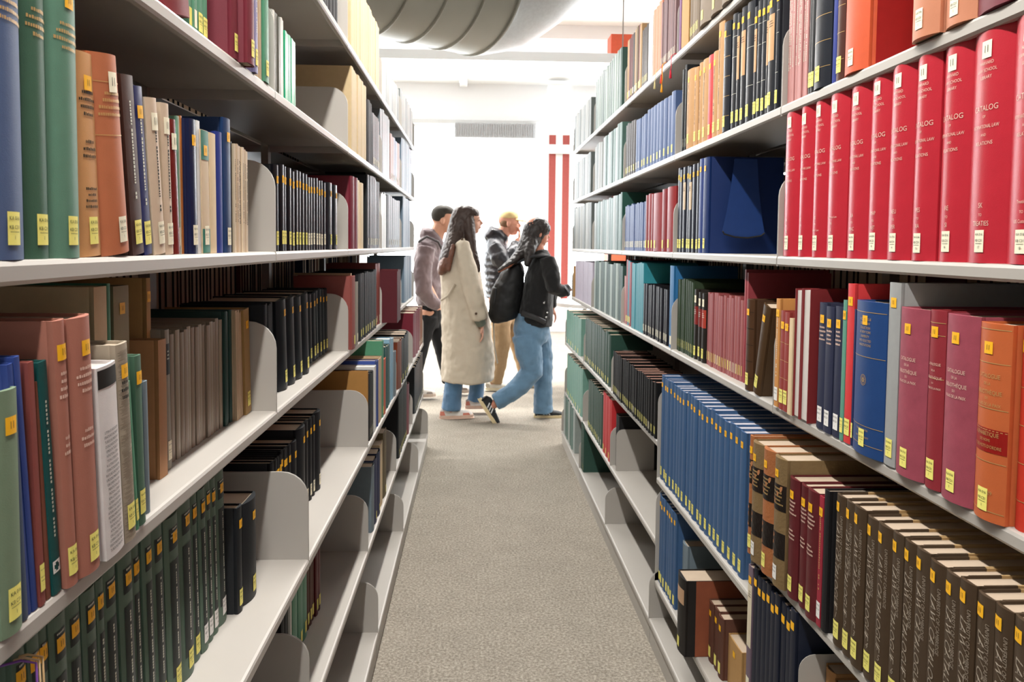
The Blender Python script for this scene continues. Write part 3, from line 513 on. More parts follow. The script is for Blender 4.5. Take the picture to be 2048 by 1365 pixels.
('R', 1, 2, 0.626, 0.3464, [1.7856, 1.8249, 1.8641, 1.9034, 1.9427, 1.982, 2.0213, 2.0605, 2.0998, 2.1391, 2.1784, 2.2176, 2.2569, 2.2962, 2.3355, 2.3747, 2.414, 2.4533, 2.4926, 2.5318, 2.5711, 2.6104], 'tallblue', 'tall blue cloth volume', 0, 1),
('R', 2, 2, 0.6142, 0.1906, [2.6308, 2.6691, 2.7075, 2.7459, 2.7842, 2.8226, 2.8609, 2.8993, 2.9376, 2.976, 3.0143, 3.0527, 3.091, 3.1294, 3.1677, 3.2061, 3.2445, 3.2828, 3.3212, 3.3595, 3.3979, 3.4362, 3.4746], 'black_cloth2', 'black cloth volume', 0, 0),
('R', 3, 2, 0.627, 0.2493, [3.6152, 3.6786, 3.7419, 3.8052, 3.8685, 3.9318, 3.9952, 4.0585, 4.1218, 4.1851, 4.2484, 4.3118, 4.3751, 4.4384], 'forest', 'forest green volume', 0, 0),
('R', 4, 2, 0.626, 0.2212, [4.6382, 4.7572, 4.8763, 4.9953, 5.1143, 5.2334, 5.3524], 'mint_thick', 'mint green volume', 0, 0),
('R', 0, 1, 0.66, 0.2147, [1.3365, 1.378, 1.4195], 'kraft_leather', 'tan leather volume', 0, 0),
('R', 0, 1, 0.612, 0.2962, [1.4441, 1.4691, 1.494, 1.5191, 1.544, 1.569, 1.5941, 1.6191, 1.644, 1.6691], 'ink_tall', 'tall blue-black volume', 0, 1),
('R', 0, 1, 0.61, 0.2926, [1.6697, 1.6964], 'lilac_lab', 'mauve volume with long cream label', 0, 1),
('R', 1, 1, 0.665, 0.1295, [1.8794, 1.9827], 'kraft', 'tan box with yellow sticker', 0, 1),
('R', 1, 1, 0.65, 0.1647, [1.9833, 2.0238, 2.0643, 2.1048], 'brown', 'brown volume', 0, 1),
('R', 1, 1, 0.66, 0.1582, [2.1885, 2.215, 2.2415, 2.2681], 'dkgreen_cloth', 'dark green small volume', 0, 0),
('R', 1, 1, 0.585, 0.214, [2.1054, 2.1879], 'black_rust', 'black volume with rust boards, pulled forward', 0, 1),
('R', 1, 1, 0.65, 0.223, [2.3305, 2.3879], 'greyblue_slim', 'grey-green volume', 0, 1),
('R', 1, 1, 0.626, 0.3016, [2.3885, 2.4201, 2.4519, 2.4836, 2.5153, 2.547, 2.5787, 2.6104], 'tallblue', 'lower tall blue volume', 0, 1),
('R', 2, 1, 0.64, 0.2431, [3.4483, 3.4737, 3.499, 3.5244], 'black_dull', 'black slim volume', 0, 0),
('R', 3, 1, 0.628, 0.288, [3.5605, 3.6416, 3.7226, 3.8037], 'bright_red', 'red volume', 0, 0),
('R', 3, 1, 0.628, 0.2694, [3.819, 3.8728, 3.9266, 3.9804, 4.0342, 4.088, 4.1418, 4.1956, 4.2494, 4.3032], 'forest', 'forest green volume', 0, 0),
('R', 4, 1, 0.626, 0.2785, [4.5347, 4.6289, 4.7232, 4.8175, 4.9117, 5.006, 5.1002, 5.1945, 5.2888], 'mint_thick', 'mint green volume', 0, 0),
('R', 3, 0, 0.61, 0.2658, [4.3447, 4.3634, 4.3822, 4.4009, 4.4197, 4.4384], 'forest', 'forest green volume', 0, 0),
('R', 4, 0, 0.61, 0.263, [4.7491, 4.8314, 4.9137, 4.996, 5.0783, 5.1605, 5.2428, 5.3251], 'teal_white', 'pale teal volume', 0, 0),
]
# ------------------------------------------------ lettering
_tc = {}
def text2d(s, shear=0, space=1.0):
    k = (s, shear, space)
    if k in _tc: return _tc[k]
    cu = bpy.data.curves.new('lettering', 'FONT'); cu.body = s; cu.size = 1; cu.align_x = 'CENTER'; cu.align_y = 'CENTER'
    cu.resolution_u = 3; cu.shear = shear; cu.space_character = space
    o = bpy.data.objects.new('lettering', cu); C.objects.link(o)
    dg = bpy.context.evaluated_depsgraph_get(); me = bpy.data.meshes.new_from_object(o.evaluated_get(dg))
    vs = [(v.co.x, v.co.y) for v in me.vertices]; fs = [tuple(p.vertices) for p in me.polygons]
    bpy.data.objects.remove(o); bpy.data.curves.remove(cu); bpy.data.meshes.remove(me)
    _tc[k] = (vs, fs); return _tc[k]
def spine_y(x, t, b):
    q = min(1, abs(2*x/t)); return -b*(1-q*q)
def put_text(bm, s, cx, cz, size, rot, t, b, mi=0, shear=0, sq=1.0, off=.00055, space=1.0, clip=None):
    """lettering wrapped on the spine; rot 0 reads across, -90 reads downwards, 90 upwards"""
    vs, fs = text2d(s, shear, space)
    if not vs: return
    ca, sa = math.cos(R(rot)), math.sin(R(rot)); out = []
    for x, y in vs:
        x, y = x*size*sq, y*size
        X, Z = x*ca-y*sa+cx, x*sa+y*ca+cz
        lim = (clip or t/2-.0012)
        X = max(-lim, min(lim, X)); out.append(bm.verts.new((X, spine_y(X, t, b)-off, Z)))
    for f in fs:
        try: fc = bm.faces.new([out[i] for i in f]); fc.material_index = mi
        except ValueError: pass
def patch(bm, x0, x1, z0, z1, t, b, mi=0, off=.0008, n=None):
    n = n or max(2, int((x1-x0)/.003)); n = min(n, 12); pr = None
    for i in range(n+1):
        x = x0+(x1-x0)*i/n; y = spine_y(x, t, b)-off
        c = (bm.verts.new((x, y, z0)), bm.verts.new((x, y, z1)))
        if pr:
            f = bm.faces.new((pr[0], c[0], c[1], pr[1])); f.material_index = mi
        pr = c
M_ink = mat('label_ink', '#2a2a26', rough=.8); M_yel = mat('label_yellow', '#f1e87c', rough=.6, var=.04)
M_cream = mat('label_cream', '#f1ebcf', rough=.6, var=.04); M_wht = mat('label_white', '#eceae6', rough=.6, var=.03)
M_ora = mat('sticker_amber', '#f7b81c', rough=.55, var=.04); M_red = mat('label_red_dot', '#d8421e')
M_page = mat('book_pages', '#b8a590', rough=.9, var=.1, nscale=30, bump=.2, bscale=1500); M_pagew = mat('white_pages', '#cfc8c2', rough=.9, var=.05)
M_gold = mat('gilt', '#c9a66b', rough=.45, metal=.35, var=.1); M_black = mat('print_black', '#17140f', rough=.7)
M_silver = mat('faded_gilt', '#d9b9a8', rough=.6); M_faint = mat('blind_stamp', '#95897a', rough=.7); M_palegilt = mat('pale_gilt', '#cfd0c0', rough=.6)
INK = {'gold': M_gold, 'black': M_black, 'pale': M_silver, 'faint': M_faint, 'green': M_palegilt, 'white': M_wht}
# style: colour, roughness, sticker, call label, roundness, lettering code, page colour
ST = {
'blue_big': ('#4d5f82', .55, 'y', 'y', .16, 'marks_gold', 'p'), 'dgreen_big': ('#3f624f', .5, 'y', 'y', .16, 'marks_gold', 'p'), 'green_big': ('#5c8470', .5, 'y', 'y', .16, 'marks_gold', 'p'),
'tan_print': ('#c99562', .6, 'y', 'y', .1, 'marks_black', 'p'), 'terra': ('#b86f4c', .6, 'c', 'c', .16, 'marks_gold_rules', 'p'),
'brown_lean': ('#4a332c', .5, None, 'y', .05, 'dots', 'p'), 'navy_lean': ('#232a5c', .4, 'y', 'y', .05, 'dots', 'p'),
'cream_print': ('#cdb8a0', .6, 'c', 'c', .12, 'vert_black', 'p'), 'dkred_gloss': ('#6f2420', .25, 'c', None, .12, None, 'p'), 'mint_slim': ('#7fae94', .4, None, 'c', .02, None, 'w'),
'navy_gloss': ('#1a2142', .25, 'y', 'c', .1, None, 'p'), 'white_slim': ('#d6d6d4', .4, None, None, .02, None, 'w'), 'teal_band': ('#cdb798', .6, 'y', 'c', .03, 'tealband', 'p'),
'cream_plain': ('#d8c19b', .6, None, None, .04, None, 'p'), 'royal': ('#2a3a86', .5, None, None, .1, None, 'p'), 'navy_tall': ('#203a63', .45, 'y', 'c', .08, None, 'p'),
'black_slim': ('#222326', .4, None, None, .02, None, 'p'), 'cream_slim': ('#d2bfa4', .6, None, None, .02, 'vert_black', 'p'), 'black_gloss': ('#0e0e13', .28, 'y', 'y', .14, None, 'p'),
'maroon': ('#6f2230', .45, None, None, .1, None, 'p'), 'black_dull': ('#1d1c1e', .6, None, None, .08, None, 'p'), 'charcoal': ('#22262a', .35, None, 'c', .1, None, 'p'),
'iceblue': ('#66798a', .46, None, None, .06, None, 'w'), 'maroon_lean': ('#7a2f35', .5, None, None, .08, None, 'p'), 'green_lean': ('#5d8f74', .5, None, 'y', .05, None, 'p'),
'green_slim': ('#4f8a6c', .45, None, 'y', .06, None, 'p'), 'maroon_thick': ('#6f2733', .5, None, 'y', .1, None, 'p'), 'lilac': ('#8a86ad', .5, None, 'y', .05, 'dots', 'p'),
'grey_slim': ('#9a9890', .4, None, None, .02, None, 'w'), 'emerald': ('#12996b', .3, None, None, .04, None, 'w'), 'manila': ('#c4ad86', .6, None, None, .04, 'vert_black', 'p'),
'steel': ('#5f686d', .35, None, None, .06, None, 'w'), 'mixed_blue': ('#4f6380', .4, None, 'c', .05, None, 'w'), 'palegrey': ('#7d807b', .48, None, None, .06, None, 'w'),
'sage_big': ('#74876f', .6, 'y', 'y', .12, None, 'p'), 'slate': ('#46546a', .5, None, None, .08, None, 'p'), 'cobalt': ('#33488a', .5, None, None, .08, None, 'p'),
'rosered': ('#8a4a44', .5, None, 'y', .06, None, 'p'), 'brick': ('#85503f', .5, None, None, .06, None, 'p'), 'dkteal': ('#17504f', .5, None, None, .05, 'emblem', 'p'),
'rosebrown': ('#a56c5c', .6, 'y', 'y', .16, 'marks_pale', 'p'), 'whiteprint': ('#d9d4d2', .5, None, None, .06, 'litdok', 'w'), 'graintex': ('#a59a88', .6, 'y', 'y', .1, 'grain', 'p'),
'green_lab': ('#4c6b58', .5, 'y', 'y', .08, None, 'p'), 'greyblue_slim': ('#73818a', .5, None, None, .1, None, 'p'), 'olive_cream': ('#8f8465', .6, 'y', None, .02, None, 'p'),
'kraft': ('#b18a58', .7, 'y', None, .02, None, 'p'), 'orange_slim': ('#a87a52', .6, None, None, .02, None, 'p'), 'greylab': ('#8d877a', .5, None, 'c', .06, 'blackpanel', 'p'),
'taupe': ('#8d7e6f', .35, None, None, .06, None, 'p'), 'bottle': ('#29443f', .45, None, None, .1, None, 'p'), 'beige_slim': ('#bda588', .6, None, None, .03, None, 'p'),
'kraft_lab': ('#a08050', .6, 'y', 'y', .03, None, 'p'), 'black_cloth': ('#1d2126', .45, 'y', 'y', .16, None, 'p'), 'black_yel': ('#1e2023', .45, 'y', 'y', .12, None, 'p'),
'maroon_big': ('#501a22', .6, None, None, .04, None, 'p'), 'green_law': ('#5a6f60', .5, 'y', 'y', .12, 'greenlaw', 'p'), 'black_deep': ('#17171a', .5, 'y', 'c', .16, None, 'p'),
'ochre': ('#a57840', .7, None, None, .03, None, 'p'), 'orange_red': ('#c9502f', .5, None, None, .05, None, 'p'), 'skyblue': ('#7fa6bd', .45, None, None, .05, None, 'w'),
'rust': ('#7a3a22', .5, None, 'y', .1, None, 'p'), 'brown': ('#5b3a2e', .6, 'y', 'y', .1, None, 'p'), 'dkred': ('#5a1c1e', .5, None, 'y', .1, None, 'p'), 'navy': ('#1f2a52', .5, None, 'y', .08, None, 'p'),
'olive_brown': ('#6e6147', .6, None, 'y', .05, None, 'p'), 'redcat': ('#b52b38', .3, 'c', 'c', .17, 'harvard', 'p'), 'navy_big': ('#122a5c', .5, 'y', 'y', .08, None, 'p'),
'cobalt_dk': ('#1f3572', .45, 'y', 'y', .08, None, 'p'), 'black_creamlab': ('#20232e', .35, 'y', 'y', .1, 'creampanel', 'p'), 'maroon_red': ('#8a2a2c', .45, None, 'y', .1, None, 'p'),
'blue_slim': ('#3a4e7d', .45, None, 'c', .08, None, 'w'), 'dkgreen_slim': ('#274f45', .5, None, None, .05, None, 'p'), 'teal_white': ('#4d6a62', .46, None, None, .05, None, 'w'),
'terracotta': ('#c08062', .5, None, 'c', .17, None, 'p'), 'orange_cov': ('#cf5a38', .5, None, 'c', .15, 'marks_gold', 'p'), 'brown_gold': ('#4c2c25', .4, None, 'y', .15, 'rules', 'p'),
'black_gold': ('#22262e', .38, 'y', 'y', .15, 'rules', 'p'), 'pink_slim': ('#b57f7c', .5, None, None, .05, 'dots', 'p'), 'black_paper': ('#26292f', .38, 'y', 'y', .15, 'paperpanel', 'p'),
'paper_tan': ('#b98f62', .6, 'y', 'y', .1, 'vert_black', 'p'), 'bright_red': ('#c23438', .5, 'y', 'y', .08, None, 'p'), 'slateblue': ('#4a5d85', .5, 'y', 'y', .08, None, 'w'),
'black_brown': ('#3a3230', .45, 'y', 'y', .1, None, 'p'), 'brown_worn': ('#85786a', .7, None, 'y', .12, None, 'p'), 'purple': ('#7d5a80', .6, None, None, .1, None, 'p'),
'plum_slim': ('#7a5f60', .6, 'y', 'c', .08, None, 'p'), 'salmon': ('#e08a72', .6, None, None, .1, None, 'p'), 'mixed_brown': ('#96765a', .6, 'y', 'y', .06, None, 'p'), 'palegreen': ('#4f665b', .46, None, None, .1, None, 'w'),
'redorange': ('#c63a2a', .5, 'y', None, .15, 'rules', 'p'), 'orange_cat': ('#bd6238', .45, 'y', 'y', .16, 'haye_band', 'p'), 'rose_cat': ('#974755', .6, 'y', 'y', .15, 'haye', 'p'), 'dkrose_cat': ('#8c2f37', .5, 'y', 'y', .15, 'haye_rules', 'p'),
'grey_tall': ('#9b9d9c', .6, 'y', 'y', .06, None, 'p'), 'nyu_blue': ('#234377', .45, 'y', 'y', .14, 'nyu', 'p'), 'coral': ('#cf3a3c', .5, 'y', 'y', .05, None, 'p'), 'mint_spine': ('#5c9480', .5, 'y', 'y', .05, None, 'p'),
'ink_slim': ('#2c3046', .5, 'y', 'w', .06, 'marks_pale_s', 'p'), 'pages_out': ('#7c2a2c', .5, None, None, -1, None, 'w'), 'rosered_dk': ('#8f3a35', .5, 'y', 'y', .06, 'rules_s', 'p'), 'tanorange': ('#c58a4c', .6, 'y', 'w', .04, 'dots', 'p'),
'brown_lean2': ('#4a3622', .45, 'y', 'y', .12, None, 'p'), 'brown_thick': ('#49311f', .5, 'y', 'y', .15, 'rules_dark', 'p'), 'maroon_lean2': ('#9a4349', .5, None, None, .05, None, 'p'),
'dustyred': ('#904a4c', .5, 'c', 'y', .06, None, 'p'), 'black_redlab': ('#26221f', .4, 'c', 'y', .14, 'redpanel', 'p'), 'dkgreen_cloth': ('#2d3d2a', .5, 'y', 'y', .12, None, 'p'), 'azure': ('#2a6a9c', .5, None, 'c', .03, None, 'w'),
'black_whitelab': ('#15161d', .35, 'y', 'c', .12, 'rule_mid', 'p'), 'cyan': ('#2f8795', .5, None, None, .03, None, 'w'), 'mixed_red': ('#94404a', .5, None, 'y', .05, None, 'w'), 'green_white': ('#2f4a44', .5, None, None, .06, 'rule_mid', 'w'),
'lilacgrey': ('#b1a9b8', .5, None, None, .05, None, 'w'), 'lawcat': ('#473829', .5, 'y', 'y', .13, 'lawcat', 'p'), 'crimson': ('#9a2b3b', .5, 'y', 'w', .04, 'vert_gold', 'p'), 'oxblood': ('#5c2226', .42, 'y', 'y', .14, 'marks_pale', 'p'),
'leather_olive': ('#7c6646', .5, 'y', 'w', .17, 'leather', 'p'), 'leather_tan': ('#a2663f', .5, 'y', 'y', .17, 'leather', 'p'), 'tallblue': ('#3c5b82', .5, 'y', 'y', .09, None, 'b'), 'black_cloth2': ('#0f1012', .5, 'y', 'y', .12, None, 'r'),
'forest': ('#2d4a40', .4, None, 'y', .12, None, 'p'), 'mint_thick': ('#6f978a', .42, None, 'y', .1, None, 'p'), 'kraft_leather': ('#b98a58', .6, 'y', None, .15, None, 'p'), 'ink_tall': ('#1c2130', .5, 'y', None, .08, None, 'p'),
'lilac_lab': ('#6f5f6b', .6, 'y', 'c', .03, 'longpanel', 'p'), 'black_rust': ('#1f1c1b', .5, None, 'y', .1, 'papertop', 'p')}
PAGE = {'p': M_page, 'w': M_pagew, 'b': mat('blue_white_pages', '#b4b1b8', rough=.9, var=.06), 'r': mat('reddish_pages', '#a87f6f', rough=.9, var=.12)}
M_rustb = mat('rust_board', '#8a4a30', rough=.7, var=.2, nscale=25, bump=.2)
def cover_outline(t, d, b, round_):
    k = max(2, 8)
    P = [(-t/2, d), (-t/2, .0095), (-t/2+min(.0012, t*.1), .0065), (-t/2, .0035)]
    for i in range(k+1):
        x = -t/2+t*i/k; P.append((x, spine_y(x, t, b)))
    P += [(t/2, .0035), (t/2-min(.0012, t*.1), .0065), (t/2, .0095), (t/2, d)]
    return P
def cover_bm(t, d, h, b, th=.0022):
    th = min(th, t*.16); bm = newbm(); O = cover_outline(t, d, b, 1)
    I = [(max(-t/2+th, min(t/2-th, x)), max(y+th, th*.6-b*0) if y < d-.001 else y) for x, y in O]
    rings = [[bm.verts.new((x, y, z)) for x, y in L] for L, z in ((O, 0), (O, h), (I, h), (I, 0))]
    n = len(O)
    for q in range(4):
        a, c = rings[q], rings[(q+1) % 4]
        for i in range(n-1):
            f = bm.faces.new((a[i], a[i+1], c[i+1], c[i])); f.smooth = (q in (0, 2))
    for i in (0, n-1): bm.faces.new([r_[i] for r_ in rings])
    bmesh.ops.recalc_face_normals(bm, faces=bm.faces)
    return bm
def pages_bm(t, d, h, b):
    bm = newbm(); th = min(.0024, t*.17); g = .0035
    box(bm, -t/2+th, t/2-th, .004, d-.004, .002, h-g)
    return bm
_ml = {}
def shared(key, maker, mats, smooth=False):
    if key not in _ml:
        bm = maker(); bm.normal_update(); sharpen(bm); me = bpy.data.meshes.new(key[0]); bm.normal_update(); bm.to_mesh(me); bm.free()
        for m in mats: me.materials.append(m)
        _ml[key] = me
    return _ml[key]
def kid(name, me, parent):
    o = bpy.data.objects.new(name, me); C.objects.link(o); o.parent = parent; return o
NEAR = set()
def label_bm(kind, w, hh, t, b, z, num, text):
    bm = newbm(); patch(bm, -w/2, w/2, z, z+hh, t, b, 0)
    if text:
        s = min(w/3.9, hh/4.2)
        for i, (tx, zz) in enumerate((('KA 016', .80), ('KB C31', .53), (str(num), .22))):
            put_text(bm, tx, 0, z+hh*zz, s, 0, t, b, 1, off=.0011, clip=w/2-.0004)
        if kind in 'cy' and hh > .024: patch(bm, -w*.35, w*.35, z+hh*.385, z+hh*.40, t, b, 1, off=.0011, n=3)
        if num % 3 == 0: patch(bm, w*.16, w*.22, z+hh*.19, z+hh*.215, t, b, 2, off=.0011, n=2)
    return bm
def sticker_bm(w, hh, t, b, z, x0, text):
    bm = newbm(); patch(bm, x0-w/2, x0+w/2, z, z+hh, t, b, 0)
    if text: put_text(bm, '11', x0, z+hh/2, hh*.62, 0, t, b, 1, off=.0011, sq=.8)
    return bm
def marks(bm, t, b, z0, rows, s, mi, w=.8, seed=1):
    rnd = random.Random(seed)
    for i in range(rows):
        z = z0-i*s*2.1; L = t*w*rnd.uniform(.5, 1); x = -L/2
        while x < L/2:
            q = rnd.uniform(.3, .7)*s; patch(bm, x, min(L/2, x+q), z, z+s*rnd.uniform(.7, 1), t, b, mi, off=.0005, n=1); x += q+.25*s
def letter(code, t, h, b, idx, parent):
    """lettering, rules and panels on the spine, each a part"""
    def part(name, fn, m, key=None):
        bm = newbm(); fn(bm)
        if not bm.verts: bm.free(); return
        o = link(name, bm, m, parent); return o
    sd_ = idx*7+3
    if code is None: return
    if code.startswith('marks'):
        m = INK['black' if 'black' in code else 'pale' if 'pale' in code else 'gold']
        def f(bm):
            marks(bm, t, b, h*.80, 4, .0036 if t > .02 else .0022, 0, seed=sd_)
            if 'black' in code or 'pale' in code and '_s' not in code: marks(bm, t, b, h*.56, 3, .0036 if t > .02 else .002, 0, .6, seed=sd_+1)
            if 'black' in code: marks(bm, t, b, h*.33, 4, .003, 0, .6, seed=sd_+2)
        part('spine_lettering', f, m)
    if code in ('rules', 'rules_s', 'rules_dark', 'marks_gold_rules', 'haye_rules', 'nyu', 'haye_band'):
        zz = {'haye_rules': (.93, .62, .86), 'nyu': (.93, .64, .19, .07), 'haye_band': (.97, .80, .57, .46, .30, .05), 'marks_gold_rules': (.86, .60)}.get(code, (.86, .68, .5, .32, .14))
        part('spine_rules', lambda bm: [patch(bm, -t/2+.001, t/2-.001, h*z, h*z+.0009, t, b, 0, off=.0004) for z in zz], M_gold if code != 'rules_dark' else M_black)
    if code == 'dots' or code.startswith('vert'):
        def f(bm):
            rnd = random.Random(sd_); z = h*.86; s = min(.0042, t*.3)
            while z > h*.28:
                q = rnd.uniform(.4, .9)*s
                if rnd.random() > .14: patch(bm, -s/2, s*rnd.uniform(.2, .5), z-q, z, t, b, 0, off=.0005, n=1)
                z -= q+.3*s
        part('spine_lettering', f, M_black if 'black' in code else M_gold if 'gold' in code else M_palegilt)
    if code == 'harvard':
        vol = ['BI|TO|CA', 'CE|TO|CO', 'Treatises|TO|US Customs', 'SK|TO|TREATIES', 'RE|TO|SI', 'PES|TO|RA', 'NEU|TO|PER', 'MAP|TO|NET', 'LA|TO|MAC', 'International Law|TO|L', 'IS|TO|Internal Law', 'E|TO|I', 'A|TO|BE', 'C|TO|D'][idx % 14]
        def f(bm):
            cl = t/2-.002; u = min(1, t/.05)
            for tx, z, s in (('HARVARD', .845, .0062), ('LAW SCHOOL', .815, .0062), ('LIBRARY', .785, .0062), ('CATALOG', .655, .0105), ('OF', .62, .005), ('INTERNATIONAL LAW', .578, .0068), ('AND', .543, .005), ('RELATIONS', .508, .0068)):
                put_text(bm, tx, 0, h*z, s*u, 0, t, b, sq=.72 if len(tx) > 12 else .95, clip=cl)
            a = vol.split('|'); put_text(bm, a[0], 0, h*.245, .0095*u if len(a[0]) < 8 else .006*u, 0, t, b, sq=.85, clip=cl)
            put_text(bm, a[1], 0, h*.205, .005*u, 0, t, b, clip=cl); put_text(bm, a[2], 0, h*.168, (.009 if len(a[2]) < 9 else .0065)*u, 0, t, b, sq=.85, clip=cl)
        part('spine_lettering', f, M_silver)
    if code.startswith('haye'):
        def f(bm):
            for tx, z, s in (('CATALOGUE', .735 if code == 'haye_band' else .70, .0078), ('DE LA', .695 if code == 'haye_band' else .665, .0055), ('BIBLIOTHÈQUE', .652 if code == 'haye_band' else .625, .0078), ('DU', .622 if code == 'haye_band' else .595, .005), ('PALAIS DE LA PAIX', .59 if code == 'haye_band' else .565, .006)):
                put_text(bm, tx, 0, h*z, s*min(1, t/.055), 0, t, b, sq=.85)
            if code == 'haye_band': put_text(bm, '1916-1929', 0, h*.145, .007, 0, t, b)
        part('spine_lettering', f, M_gold if code == 'haye_band' else M_silver)
    if code == 'haye_band':
        def f(bm):
            patch(bm, -t/2+.0005, t/2-.0005, h*.35, h*.47, t, b, 0, off=.0004)
            for tx, z, s in (('ALPHABÉTIQUE', .442, .0075), ('DES NOMS', .41, .005), ('ET DES MOTS D’ORDRE', .378, .0058)): put_text(bm, tx, 0, h*z, s, 0, t, b, 1, sq=.8, off=.0008)
        part('title_band', f, [mat('band_red', '#8f1712', rough=.45), M_gold])
    if code == 'nyu':
        def f(bm):
            for i, tx in enumerate(('A CATALOGUE', 'OF THE LAW', 'COLLECTION', 'AT NEW YORK', 'UNIVERSITY', 'WITH SELECTED', 'ANNOTATIONS')): put_text(bm, tx, 0, h*(.885-.028*i), .0058, 0, t, b, sq=.9)
            put_text(bm, 'THE LAW CENTER', 0, h*.165, .0045, 0, t, b); put_text(bm, 'OF', 0, h*.143, .004, 0, t, b); put_text(bm, 'NEW YORK UNIVERSITY', 0, h*.118, .0045, 0, t, b, sq=.85)
        part('spine_lettering', f, M_gold)
        def g(bm):
            for r0, r1 in ((.0092, .0084), (.0068, .0062), (.0045, .001)):
                for k in range(24):
                    a0, a1 = 2*math.pi*k/24, 2*math.pi*(k+1)/24
                    if r1 < .002 and k % 3 == 2: continue
                    v = [bm.verts.new((r*math.cos(a), spine_y(r*math.cos(a), t, b)-.0005, h*.49+r*math.sin(a))) for r, a in ((r0, a0), (r0, a1), (r1, a1), (r1, a0))]
                    bm.faces.new(v)
        part('gold_seal', g, M_gold)
    if code == 'lawcat':
        num = [17, 16, 15, 14, 13, 12, 11, 10, 9, 8, 7, 6, 5, 4, 3, 2, 1][idx % 17] if idx < 17 else idx
        def f(bm):
            q = min(1, t/.030)
            put_text(bm, 'LAW CATALOGUE', -t*.07, h*.54, .0185*q, -90, t, b, shear=.35, sq=.95)
            put_text(bm, 'UNIVERSITY OF CAMBRIDGE', t*.24, h*.70, .0078*q, -90, t, b, shear=.2, sq=.9)
            put_text(bm, str(num), 0, h*.205, .014*q, 0, t, b, shear=.3)
        part('spine_lettering', f, M_faint)
    if code == 'litdok':
        def f(bm):
            rows = 26; s = .0042
            W = 'LITERATURDOKUMENTATION '
            for i in range(rows):
                k = (i*3) % len(W); tx = (W[k:]+W[:k])[:14].strip()
                put_text(bm, tx, 0, h*.66-i*.0052, .0040, 0, t, b, sq=.83)
        part('spine_lettering', f, M_ink)
        part('black_band', lambda bm: patch(bm, -t/2+.0005, t/2-.0005, h*.89, h*.985, t, b, 0, off=.0004), M_black)
    if code == 'grain':
        def f(bm):
            rnd = random.Random(5)
            for i in range(150):
                z = h*.02+h*.95*i/150; L = t*rnd.uniform(.4, .95); x = rnd.uniform(-t/2+.001, t/2-.001-L*.98) if L < t*.9 else -L/2
                patch(bm, max(x, -t/2+.001), min(x+L, t/2-.001), z, z+rnd.uniform(.0003, .0006), t, b, 0, off=.0004, n=4)
        part('wood_grain_print', f, mat('grain_ink', '#6d6252'))
        part('spine_lettering', lambda bm: marks(bm, t, b, h*.80, 3, .004, 0, seed=3), M_black)
    if code == 'emblem':
        def f(bm):
            z = h*.12; s = min(.0085, t*.42)
            for a, c, e, g in ((-s, s, z-s, z-.7*s), (-s, s, z+.7*s, z+s), (-s, -.7*s, z-.7*s, z+.7*s), (.7*s, s, z-.7*s, z+.7*s)): patch(bm, a, c, e, g, t, b, 0, off=.0005)
            for x in (-.5*s, .5*s):
                for w in (-.5*s, .5*s): patch(bm, x-.16*s, x+.16*s, z+w-.16*s, z+w+.16*s, t, b, 0, off=.0005, n=1)
        part('square_emblem', f, M_wht)
        part('spine_lettering', lambda bm: [patch(bm, -.0012, .0012, h*z, h*z+.0025, t, b, 0, off=.0005, n=1) for z in [.25+.018*i for i in range(34) if i % 7 != 5]], M_palegilt)
    if code == 'tealband':
        def f(bm):
            patch(bm, -t/2, t/2, h*.76, h*.997, t, b, 0, off=.0004); patch(bm, -t/2, t/2, h*.003, h*.2, t, b, 0, off=.0004)
        part('teal_bands', f, mat('band_teal', '#1c6f5c', rough=.5))
    if code in ('blackpanel', 'redpanel', 'creampanel', 'paperpanel', 'longpanel', 'greenlaw', 'papertop'):
        spec = {'blackpanel': (.68, .90, '#1a1817', 1), 'redpanel': (.50, .76, '#a33a2c' if idx % 3 == 0 else '#7c2420', .98), 'creampanel': (.50, .82, '#c9b193', .8), 'paperpanel': (.42, .80, '#c2986c', .75), 'longpanel': (.38, .86, '#d9cdb4', .95), 'greenlaw': (.12, .76, '#1b2420', .62), 'papertop': (.66, .86, '#c09a78', .8)}[code]
        if code in ('creampanel',) and idx % 7 not in (2, 4): return
        if code == 'paperpanel' and idx % 4 not in (1, 2): spec = None; part('spine_rules', lambda bm: [patch(bm, -t/2+.001, t/2-.001, h*z, h*z+.0008, t, b, 0, off=.0004) for z in (.8, .62, .3)], M_palegilt); return
        part('title_panel', lambda bm: patch(bm, -t/2*spec[3], t/2*spec[3], h*spec[0], h*spec[1], t, b, 0, off=.0004), mat('panel'+spec[2], spec[2], rough=.5))
        if code == 'greenlaw':
            part('title_panel', lambda bm: patch(bm, -t/2*.62, t/2*.62, h*.82, h*.94, t, b, 0, off=.0004), mat('panel'+spec[2], spec[2]))
            part('spine_lettering', lambda bm: [marks(bm, t, b, h*.925, 3, .0026, 0, .5, seed=sd_), [patch(bm, -.0016, .0016, h*z, h*z+.0028, t, b, 0, off=.0006, n=1) for z in [.2+.014*i for i in range(38) if (i+idx) % 6 != 5]], put_text(bm, str(idx+2), 0, h*.075, .011, 0, t, b)], M_palegilt)
        elif 'panel' in code and t > .008: part('spine_lettering', lambda bm: marks(bm, t, b, h*(spec[1]-.06), 3, .0026, 0, .6, seed=sd_), M_palegilt if spec[2] in ('#1a1817', '#a33a2c', '#7c2420') else M_ink)
